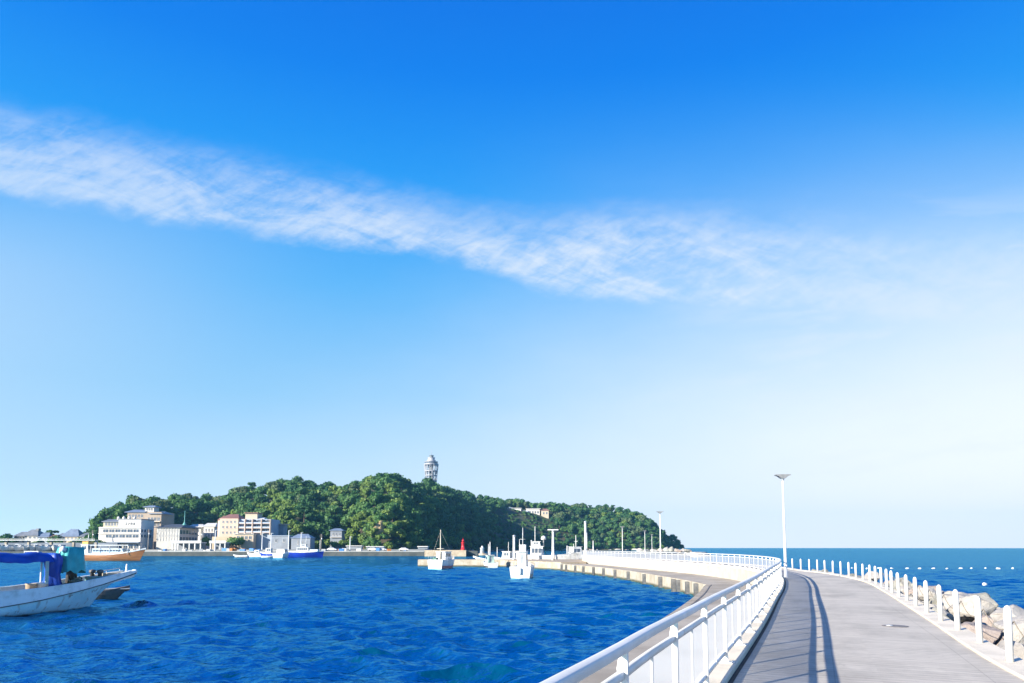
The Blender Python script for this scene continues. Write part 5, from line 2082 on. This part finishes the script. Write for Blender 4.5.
    # blue boats along the harbour wall
    o = make_boat('fishing_boat', 'long bright blue boat with white superstructure at the harbour wall', 'fishing boat', 306, 557.5, R(3), 13.5, 3.8, 2.3, 2.1, 2.6, blue_hull, Y=272, ws=0.85, rake=0.6)
    cabin(o, -3.2, 1.4, 2.8, 1.9, 3.7)
    cabin(o, -1.8, 0.4, 2.0, 3.8, 4.9, name='wheelhouse')
    mast(o, 0.0, 4.9, 8.0, 0.1, cross=[(6, 0.8)])
    mast(o, 5.2, 2.3, 6.6, 0.1)
    MB().loft([[Vector((x, y, z)) for y, z in ((-1.5, 2.2), (-0.9, 3.0), (0.9, 3.0), (1.5, 2.2))] for x in (1.6, 4.6)], smooth=False, caps=True).build('tarp', mat('pale_tarp', (0.55, 0.62, 0.66), 0.7, var=0.15), o)
    o = make_boat('fishing_boat', 'shorter blue-hulled boat with white wheelhouse left of the long blue boat', 'fishing boat', 269, 557, R(176), 7.5, 2.8, 1.7, 1.5, 2.1, blue_hull, Y=282, ws=0.85)
    cabin(o, -1.2, 1.2, 1.9, 1.2, 3.4)
    mast(o, 0.0, 3.4, 6.2, 0.12, cross=[(4.6, 0.7)])
    o = make_boat('motorboat', 'white motorboat between the two blue boats', 'motorboat', 283, 558, R(80), 7.5, 4.2, 1.6, 1.5, 2.0, white_gel, Y=262, ws=0.95)
    cabin(o, -1.8, 1.2, 3.2, 1.3, 3.1)
    o = make_boat('motorboat', 'white motorboat at the left of the blue boats by the harbour wall', 'motorboat', 256, 557, R(170), 7.5, 2.6, 1.3, 1.2, 1.8, white_gel, Y=285, ws=0.85)
    cabin(o, -1.8, 0.4, 1.8, 1.0, 2.6)
    o = make_boat('dinghy', 'low pale dinghy with orange trim at the left end of the moored boats', 'dinghy', 241, 557.2, R(175), 6.0, 2.1, 0.7, 0.6, 1.0, white_gel, Y=278, ws=0.8, stripe=wood_brown)
    MB().box((0, 0, 0.62), (0.5, 1.5, 0.1)).build('thwart', wood_brown, o)
    o = make_boat('dinghy', 'white dinghy lying before the gap between the blue boats', 'dinghy', 269, 558.5, R(5), 5.0, 1.9, 0.6, 0.55, 0.9, white_gel, Y=268, ws=0.8)
    MB().box((0, 0, 0.5), (0.5, 1.4, 0.1)).build('thwart', wood_brown, o)
    # brown wooden ship on the left
    o = make_boat('pleasure_boat', 'long brown-hulled pleasure boat with blue-white deckhouse behind the old fishing boat', 'pleasure boat', 112, 560, R(-6), 21.0, 4.6, 2.1, 1.9, 3.6, wood_brown, Y=208, ws=0.85, rake=2.2, pw=2.4)
    pb = mat('pale_blue_paint', (0.40, 0.55, 0.72), 0.5, base2=(0.33, 0.47, 0.64), scale=0.4)
    cabin(o, -5.0, 4.8, 3.4, 1.7, 3.4, m=pb, slope=0.6)
    cabin(o, -8.6, -6.2, 3.0, 1.7, 4.6, name='stern_house')
    MB().bx(-8.4, -6.6, -1.2, 1.2, 4.75, 5.5).build('awning', mat('orange_canvas', (0.62, 0.36, 0.10), 0.8, var=0.2), o)
    mast(o, -7.4, 5.5, 7.6, 0.12, cross=[(6.4, 0.7)])
    MB().bx(-5.4, 6.2, -1.9, 1.9, 4.35, 4.5).build('canopy', white_gel, o)
    for x in (-5.2, -2.4, 0.4, 3.2, 6.0):
        for y in (-1.8, 1.8):
            MB().tube([(x, y, 1.7), (x, y, 4.35)], 0.07, 6).build('canopy_post', white_gel, o)
    rails(o, [(5.0, -2.0, 2.15), (6.4, -1.7, 2.4), (7.8, -1.3, 2.75), (9.0, -0.8, 3.1), (10.1, -0.2, 3.5)], 0.8)
    for x, y, c in ((6.6, -0.3, 'cream_band'), (7.8, 0.2, 'faded_red')):
        MB().box((x, y, 2.8), (0.9, 0.9, 0.8)).build('deck_box', MATS[c], o, bevel=0.05)
    # yachts on the hard standing, far left
    r = random.Random(31)
    us = [-6, 1.5, 8, 14.5, 21, 27.5, 34, 41, 48, 55, 61]
    labs = ['white yacht hull in the row under the footbridge at the far left']
    for i, u in enumerate(us):
        o = make_boat('yacht', labs[0], 'yacht', u, 550, R(-90 + r.uniform(-25, 25)), 7.5, 2.6, 1.5, 1.4, 2.0, white_gel, Y=329 + r.uniform(-2, 2), ws=0.85, group='white yachts in a row under the footbridge')
        o.location.z = 2.55
        cabin(o, -1.8, 1.4, 1.7, 1.2, 2.3, slope=0.7)
        if i % 3 == 0:
            MB().bx(-3.0, -1.0, -0.9, 0.9, 2.5, 2.65).build('canvas_cover', mat('pale_tarp', (0.55, 0.62, 0.66), 0.7, var=0.15), o)
    # white day boat between the tarp boat and the marina
    o = make_boat('motorboat', 'long low white boat just behind the blue tarpaulin', 'motorboat', 36, 556, R(4), 12, 3.2, 1.2, 1.15, 1.6, white_gel, Y=260, ws=0.85)
    cabin(o, -3.5, 2.2, 2.3, 0.9, 2.4, slope=0.8)
    # pale boats moored behind the harbour wall
    for i, (u, lab) in enumerate([(160, 'small white boat left end behind the dark harbour wall'), (166, 'small white boat second from left behind the dark harbour wall'), (190, 'white boat behind the harbour wall below the colonnade'),
                                  (197, 'white boat right of the colonnade behind the harbour wall'), (204, 'white boat between colonnade and thick lamp post'), (228, 'small boat behind the wall right of the thick lamp post')]):
        o = make_boat('motorboat', lab, 'motorboat', u, 550, R(r.uniform(160, 200)), 5.5, 2.1, 1.2, 1.1, 1.6, white_gel, Y=330 + r.uniform(-3, 6), ws=0.85, group=None)
        cabin(o, -1.2, 0.6, 1.5, 1.0, 2.3)


build_boats()


# ------------------------------------------------------------------ cars and oddments on the far quay
def build_cars():
    body = [(-2.1, 0.35), (-2.15, 0.75), (-1.9, 1.0), (-1.5, 1.05), (-1.0, 1.5), (0.55, 1.52), (1.15, 1.05), (1.9, 0.92), (2.1, 0.7), (2.1, 0.35)]
    for u, Y, col, lab in [(373, 315, white_gel, 'white car parked on the harbour wall under the tan rock face'), (382, 315.5, mat('car_silver', (0.45, 0.47, 0.5), 0.3, var=0.1), 'silver car parked beside the white one on the harbour wall'),
                           (332, 315, mat('car_pale', (0.6, 0.62, 0.65), 0.3, var=0.1), 'pale car on the harbour wall right of the long blue boat'), (404, 315, white_gel, 'small white car near the right end of the harbour wall')]:
        o = empty('parked_car', (ux(u, Y), Y, 2.16), lab, 'car')
        mb = MB()
        mb.loft([[Vector((x, s * (0.82 if z < 1.1 else 0.68), z)) for x, z in body] for s in (-1, 1)], close=True, smooth=False, caps=True)
        mb.build('body', col, o, bevel=0.05)
        for s in (-1, 1):
            MB().bx(-0.95, 0.6, s * 0.72 - 0.06, s * 0.72 + 0.06, 1.08, 1.42).build('window', dark_glass, o)
            for x in (-1.3, 1.3):
                MB().tube([(x, s * 0.86, 0.34), (x, s * 0.66, 0.34)], 0.34, 12).build('wheel', rubber, o)
    # tyres lying against the low pier
    for i, u in enumerate((469.5, 472.5, 475.5, 479.5)):
        o = bpy.data.objects.new('tyre', None)
        mb = MB()
        n = 14
        secs = []
        for k in range(n):
            a = 2 * math.pi * k / n
            secs.append([Vector(((0.36 + 0.15 * math.cos(t)) * math.cos(a), 0.14 * math.sin(t), (0.36 + 0.15 * math.cos(t)) * math.sin(a))) for t in (0, 1.05, 2.1, 3.14, 4.2, 5.24)])
        secs.append(secs[0])
        mb.loft(secs, close=True)
        o = mb.build('tyre', rubber)
        o.location = (ux(u, 144), 144.9, 0.72)
        tag(o, 'black tyre hung on the sunlit face of the low beige pier', 'tyre', 'tyres hung on the low pier')


build_cars()


def build_clutter():
    r = random.Random(17)
    mats = [mat('crate_blue', (0.05, 0.20, 0.50), 0.6, var=0.2), mat('crate_white', (0.55, 0.56, 0.55), 0.6, var=0.2), mat('crate_orange', (0.5, 0.2, 0.05), 0.6, var=0.2)]
    names = ['blue', 'pale', 'orange']
    for i in range(22):
        u = r.choice([r.uniform(152, 212), r.uniform(222, 260), r.uniform(322, 412)])
        k = r.choice([0, 0, 1, 1, 2])
        w, d, h = r.uniform(1.0, 2.4), r.uniform(0.8, 1.4), r.uniform(0.6, 1.3)
        mb = MB()
        mb.box((0, 0, h / 2), (w, d, h))
        mb.box((0, 0, h + 0.06), (w + 0.12, d + 0.12, 0.11))
        for x in (-w / 3, 0, w / 3):
            mb.box((x, -d / 2 - 0.03, h / 2), (0.08, 0.05, h * 0.9))
        o = mb.build('fish_crate', mats[k])
        o.location = (ux(u, 314), 314 + r.uniform(-0.8, 1.5), 2.16)
        o.rotation_euler = (0, 0, r.uniform(-0.3, 0.3))
        tag(o, '%s fish crate standing on top of the dark harbour wall' % names[k], 'crate', '%s fish crates on the harbour wall' % names[k])
    for u, v0, lab in [(148, 529, 'utility pole between the white hotel and the hall'), (201, 530, 'utility pole right of the low white house'), (321, 534, 'utility pole left of the small half-hidden white house'), (92, 530, 'utility pole at the left corner of the white hotel')]:
        Y = 379
        h = vz(v0, Y) - 2.5
        o = empty('utility_pole', (ux(u, Y), Y, 2.5), lab, 'utility pole')
        MB().lathe((0, 0, 0), [(0.2, 0), (0.13, h)], 8).build('pole', apron_conc, o)
        mb = MB()
        for z in (h - 0.6, h - 1.5):
            mb.box((0, -0.16, z), (1.8, 0.12, 0.14))
        mb.build('crossarm', dark_metal, o)
        MB().lathe((0.35, 0, h - 3.0), [(0.25, 0), (0.25, 0.9), (0.1, 1.0)], 10).build('transformer', steel, o)


build_clutter()


# ------------------------------------------------------------------ the old fishing boat on the left
def boat_paint():
    m = bpy.data.materials.new('weathered_boat_paint')
    m.use_nodes = True
    N = NT(m.node_tree)
    b = m.node_tree.nodes['Principled BSDF']
    b.inputs['Roughness'].default_value = 0.45
    p = N.n('ShaderNodeTexCoord').outputs['Object']
    n = N.noise(p, 0.9, 6, 0.65)
    c = N.mix(N.smooth(n, 0.4, 0.7), (0.60, 0.88, 0.90), (0.44, 0.78, 0.82))
    n2 = N.noise(N.vm('MULTIPLY', p, (0.8, 1, 1.6)), 1.1, 7, 0.7, 0.5)
    c = N.mix(N.smooth(n2, 0.60, 0.68), c, (0.14, 0.12, 0.10))
    z = N.sep(p)[2]
    st = N.noise(N.vm('MULTIPLY', p, (3.0, 3.0, 0.4)), 1.3, 4)
    c = N.mix(N.m('MULTIPLY', N.smooth(st, 0.52, 0.7), 0.55), c, (0.30, 0.22, 0.14))
    c = N.mix(N.smooth(N.m('ADD', z, N.m('MULTIPLY', n, 0.3)), 0.30, 0.12), c, (0.03, 0.05, 0.05))
    N.put(b.inputs['Base Color'], c)
    return m


def build_old_boat():
    d = Vector((0.42, 0.907, 0)).normalized()
    stem = gp(88, 608, 0.0)
    o = empty('fishing_boat', (stem.x, stem.y, 0), 'weathered pale blue wooden fishing boat with raked bow under blue and teal tarpaulins', 'fishing boat', rz=math.atan2(d.y, d.x))
    bp = boat_paint()
    wp = mat('weathered_white', (0.78, 0.82, 0.82), 0.5, base2=(0.55, 0.58, 0.57), scale=1.4, contrast=(0.45, 0.7))
    T = {'w': [(-11, 1.35), (-8, 1.6), (-5, 1.72), (-2, 1.55), (0, 1.22), (1.5, 0.82), (2.6, 0.42), (3.2, 0.14)],
         'sz': [(-11, 1.28), (-7, 1.34), (-4, 1.48), (-2, 1.66), (0, 1.9), (1.5, 2.1), (3.2, 2.33)],
         'mz': [(-11, 0.30), (-7, 0.48), (-4, 0.82), (-2, 1.15), (0, 1.50), (1.5, 1.80), (3.2, 2.12)],
         'wl': [(-11, 1.2), (-8, 1.42), (-5, 1.40), (-2.5, 0.95), (-1, 0.45), (0, 0.08), (0.6, 0.06), (3.2, 0.03)],
         'kz': [(-11, -0.5), (-1.0, -0.5), (-0.2, -0.3), (0.0, 0.0), (0.5, 0.62), (0.9, 1.05), (1.4, 1.42), (2.2, 1.74), (3.2, 2.03)]}
    xs = [-11, -9.5, -8, -6.5, -5, -4, -3, -2, -1.4, -0.8, -0.3, 0, 0.25, 0.5, 0.9, 1.4, 2.0, 2.6, 3.0, 3.2]
    g = lambda k, x: interp(T[k], x)
    secs = []
    for x in xs:
        w, sz, mz, wl, kz = g('w', x), g('sz', x), g('mz', x), g('wl', x), g('kz', x)
        lz = max(kz + 0.02, 0.0) if kz < 0 else kz + 0.03
        half = [(x, w * 0.97, mz), (x, (w * 0.97 + wl) / 2 + 0.08 * w, (mz + lz) / 2), (x, wl, lz), (x, wl * 0.3, kz)]
        secs.append([Vector(q) for q in half] + [Vector((q[0], -q[1], q[2])) for q in half[::-1]])
    mb = MB()
    mb.loft(secs, smooth=True)
    mb.build('hull', bp, o)
    mb = MB()
    for s in (-1, 1):
        mb.loft([[Vector((x, s * g('w', x) * 0.97, g('mz', x))), Vector((x, s * (g('w', x) + 0.05), g('mz', x) + 0.03)), Vector((x, s * (g('w', x) + 0.04), g('sz', x))), Vector((x, s * max(0.0, g('w', x) - 0.08), g('sz', x))), Vector((x, s * max(0.0, g('w', x) - 0.09), g('sz', x) - 0.45))] for x in xs], smooth=False)
    x = 3.2
    mb.box((3.22, 0, 2.2), (0.12, 0.36, 0.30))
    mb.build('bulwark', wp, o)
    mb = MB()
    for s in (-1, 1):
        mb.loft([[Vector((x, s * (g('w', x) * 0.97 + a), g('mz', x) + b)) for a, b in ((0.0, -0.05), (0.09, -0.03), (0.09, 0.04), (0.0, 0.06))] for x in xs], smooth=False)
    mb.build('rubbing_strake', mat('strake_dark', (0.10, 0.13, 0.14), 0.7, var=0.3), o)
    mb = MB()
    for s in (-1, 1):
        mb.loft([[Vector((x, s * (g('w', x) - 0.12), g('sz', x) + 0.002)), Vector((x, s * (g('w', x) + 0.06), g('sz', x) + 0.002)), Vector((x, s * (g('w', x) + 0.06), g('sz', x) + 0.06)), Vector((x, s * (g('w', x) - 0.12), g('sz', x) + 0.06))] for x in xs[:-2]], close=True, smooth=False)
    mb.build('gunwale', wp, o)
    mb = MB()
    dz = lambda x: min(g('sz', x) - 0.42, 1.4 if x > -1 else 9)
    mb.loft([[Vector((x, -(g('w', x) - 0.09), g('sz', x) - 0.42)), Vector((x, g('w', x) - 0.09, g('sz', x) - 0.42))] for x in xs[:-2]], smooth=False)
    mb.build('deck', mat('boat_deck', (0.16, 0.13, 0.11), 0.9, base2=(0.24, 0.20, 0.17), scale=1.5), o)
    # dark seam down the hull and an exhaust stain patch
    MB().loft([[Vector((-0.95, -(g('w', -0.95) * 0.97 + 0.012) + 0.0, 1.25)), Vector((-0.90, -(g('w', -0.95) * 0.97 + 0.012), 1.25))], [Vector((-0.95, -0.86, 0.55)), Vector((-0.90, -0.86, 0.55))]], smooth=False).build('seam', rubber, o) if False else None
    # bow post, bitts and rails
    MB().tube([(2.55, 0.0, 1.9), (2.62, 0.0, 2.75)], [0.07, 0.05], 10).build('bow_post', wp, o)
    for x, y in ((0.35, 0.25), (0.35, -0.5)):
        MB().lathe((x, y, 1.45), [(0.14, 0), (0.12, 0.75), (0.2, 0.78), (0.2, 0.95), (0.06, 1.0)], 12).build('bitt', dark_metal, o)
    MB().box((0.2, -0.3, 1.75), (1.0, 0.7, 0.55)).build('winch_box', mat('winch_teal', (0.10, 0.36, 0.36), 0.6, base2=(0.2, 0.25, 0.22), scale=3), o, bevel=0.04)
    MB().bx(1.0, 2.4, -0.28, 0.3, 1.75, 2.2).build('hatch', mat('hatch_cream', (0.58, 0.50, 0.38), 0.8, base2=(0.35, 0.28, 0.2), scale=3), o, bevel=0.03)
    rails(o, [(0.9, 0.8, 1.98), (1.6, 0.62, 2.08), (2.4, 0.4, 2.2)], 0.28)
    # blue tarpaulin over a ridge pole
    mb = MB()
    secs = []
    r = random.Random(4)
    nx = 30
    for i in range(nx + 1):
        x = -11 + (11 - 2.5) * i / nx
        zr = 3.55 - 0.05 * math.sin(i * 0.9) + 0.02 * r.uniform(-1, 1)
        drop = 0.56 + 0.025 * math.sin(i * 1.7) + 0.02 * r.uniform(-1, 1)
        sp = 0.55 + 0.05 * math.sin(i * 1.1)
        secs.append([Vector((x, s * q, z)) for s, q, z in ((-1, sp + 0.12, zr - drop), (-1, sp + 0.05 * r.random(), zr - drop * 0.55), (-1, sp * 0.85, zr - 0.14), (-1, 0.18, zr), (1, 0.18, zr), (1, sp * 0.85, zr - 0.14), (1, sp, zr - drop * 0.55), (1, sp + 0.12, zr - drop))])
    mb.loft(secs, smooth=True)
    t = mb.build('tarpaulin', blue_tarp, o)
    # gathered bundle hanging down at the fore end
    mb = MB()
    secs = []
    for z, sx, sy, ox in ((3.52, 0.30, 0.55, -2.62), (3.2, 0.42, 0.62, -2.55), (2.7, 0.40, 0.5, -2.5), (2.2, 0.36, 0.42, -2.5), (1.75, 0.44, 0.5, -2.5), (1.4, 0.6, 0.62, -2.5)):
        ring = []
        for k in range(20):
            a = 2 * math.pi * k / 20
            f = 1 + 0.16 * math.sin(5 * a + z * 1.5)
            ring.append(Vector((ox + sx * f * math.cos(a), -0.15 + sy * f * math.sin(a), z)))
        secs.append(ring)
    mb.loft(secs, close=True, smooth=True, caps=True)
    mb.build('tarpaulin_fold', blue_tarp, t)
    mb = MB()
    mb.tube([(-11.2, 0, 3.48), (-2.2, 0, 3.5)], 0.05, 8)
    for x in (-10, -6.6, -3.1):
        mb.tube([(x, 0.0, 0.9), (x, 0.0, 3.47)], 0.05, 8)
    mb.build('ridge_pole', wp, o)
    MB().tube([(-3.2, -0.75, 1.2), (-3.2, -0.7, 3.05)], [0.10, 0.09], 10).build('stanchion', mat('pale_teal_post', (0.35, 0.55, 0.52), 0.6, base2=(0.5, 0.45, 0.35), scale=3), o)
    # teal cover over the net hauler
    mb = MB()
    secs = []
    for i, x in enumerate(np.linspace(-1.95, -0.75, 9)):
        f = (x + 1.95) / 1.2
        top = 4.02 - 0.42 * max(0, 1 - f / 0.22) ** 2 - 0.06 * f
        ww = 0.55 + 0.05 * math.sin(i * 2.1)
        lo = 2.35 + 0.12 * math.sin(i * 1.3)
        secs.append([Vector((x - 0.10 * (4 - lo) * 0 + (0.10 * f * -(lo - 3) if k in (0, 5) else 0), y, z)) for k, (y, z) in enumerate(((-ww - 0.12, lo), (-ww, 3.2), (-ww * 0.9, top - 0.08), (ww * 0.9, top - 0.08), (ww, 3.2), (ww + 0.12, lo)))])
    mb.loft(secs, smooth=True)
    mb.add(secs[0], [(0, 1, 2, 3, 4, 5)])
    mb.add(secs[-1], [(0, 1, 2, 3, 4, 5)])
    mb.build('net_hauler_cover', teal_tarp, o)
    MB().lathe((-1.2, 0, 1.2), [(0.35, 0), (0.3, 1.1), (0.55, 1.25), (0.5, 1.7)], 14).build('net_hauler', dark_metal, o)
    mb = MB()
    r = random.Random(9)
    for k in range(26):
        a = r.uniform(0, 6.28)
        q = r.uniform(0.1, 0.7)
        c = Vector((-1.2 + q * 1.1 * math.cos(a), -0.35 + q * 0.7 * math.sin(a), 1.45 + 0.75 * (1 - q) * r.random()))
        mb.tube([c + Vector((0.22 * math.cos(b), 0.22 * math.sin(b), 0.05 * math.sin(3 * b))) for b in np.linspace(0, 6.28, 12)], 0.05, 5)
    mb.build('net_pile', mat('fishing_net', (0.12, 0.16, 0.12), 0.95, base2=(0.30, 0.26, 0.18), scale=4), o)
    # lamp on an arm
    mb = MB()
    mb.tube([(-2.1, -0.2, 2.4), (-2.15, -0.2, 3.7), (-2.0, -0.25, 3.95)], 0.05, 8)
    mb.lathe((-2.0, -0.25, 3.62), [(0.05, 0.34), (0.2, 0.2), (0.2, 0.0)], 12)
    mb.build('work_lamp', white_gel, o)
    # fish tubs and buoys lying on the deck: things of their own
    M = Matrix.Translation(o.location) @ Matrix.Rotation(math.atan2(d.y, d.x), 4, 'Z')
    for (x, y, z, lab, m_, s) in ((-4.1, -0.75, 1.06, 'tan plastic fish tub on the old boat, left of the blue fold', mat('tub_tan', (0.5, 0.38, 0.27), 0.6, var=0.25), 0.30),
                                  (-3.6, -1.0, 1.1, 'white plastic tub against the bulwark of the old boat', white_gel, 0.27)):
        mb = MB()
        mb.lathe((0, 0, 0), [(s * 0.85, 0), (s, 0.62), (s * 1.08, 0.64), (s * 1.08, 0.7), (s * 0.95, 0.7), (s * 0.8, 0.1)], 16)
        q = mb.build('fish_tub', m_)
        q.location = M @ Vector((x, y, z))
        tag(q, lab, 'tub')
    q = MB()
    q.lathe((0, 0, 0), [(0.02, -0.22), (0.14, -0.17), (0.21, 0.0), (0.14, 0.17), (0.03, 0.23), (0.03, 0.3)], 14)
    q = q.build('net_buoy', mat('buoy_pink', (0.7, 0.22, 0.30), 0.5, var=0.2))
    q.location = M @ Vector((-6.1, -0.55, 2.62))
    tag(q, 'pink net buoy hung under the edge of the blue tarpaulin', 'buoy')
    # dark skiff moored beyond the bow
    p = gp(108, 599.5)
    b = make_boat('skiff', 'dark low skiff with grey plank moored behind the bow of the old boat', 'skiff', 105, 599.5, R(30), 3.2, 1.5, 0.75, 0.7, 0.95, rubber, ws=0.85, gun_m=rubber, deck_m=rubber)
    MB().bx(-1.0, 1.6, -0.5, 0.3, 0.75, 0.82).build('plank', mat('pale_plank', (0.45, 0.48, 0.5), 0.7, var=0.3), b)
    MB().box((-1.2, 0.1, 0.95), (0.9, 0.9, 0.45)).build('engine_box', rubber, b, bevel=0.04)


build_old_boat()

def build_haze():
    mb = MB()
    mb.bx(-3250, 3250, -3250, 3250, -3.2, 160)
    m = bpy.data.materials.new('haze_air')
    m.use_nodes = True
    t = m.node_tree
    t.nodes.clear()
    out = t.nodes.new('ShaderNodeOutputMaterial')
    v = t.nodes.new('ShaderNodeVolumePrincipled')
    v.inputs['Color'].default_value = (0.22, 0.62, 1.0, 1)
    v.inputs['Density'].default_value = 0.00011
    v.inputs['Anisotropy'].default_value = 0.2
    t.links.new(v.outputs[0], out.inputs['Volume'])
    o = mb.build('haze', m)
    tag(o, kind='stuff')


build_haze()
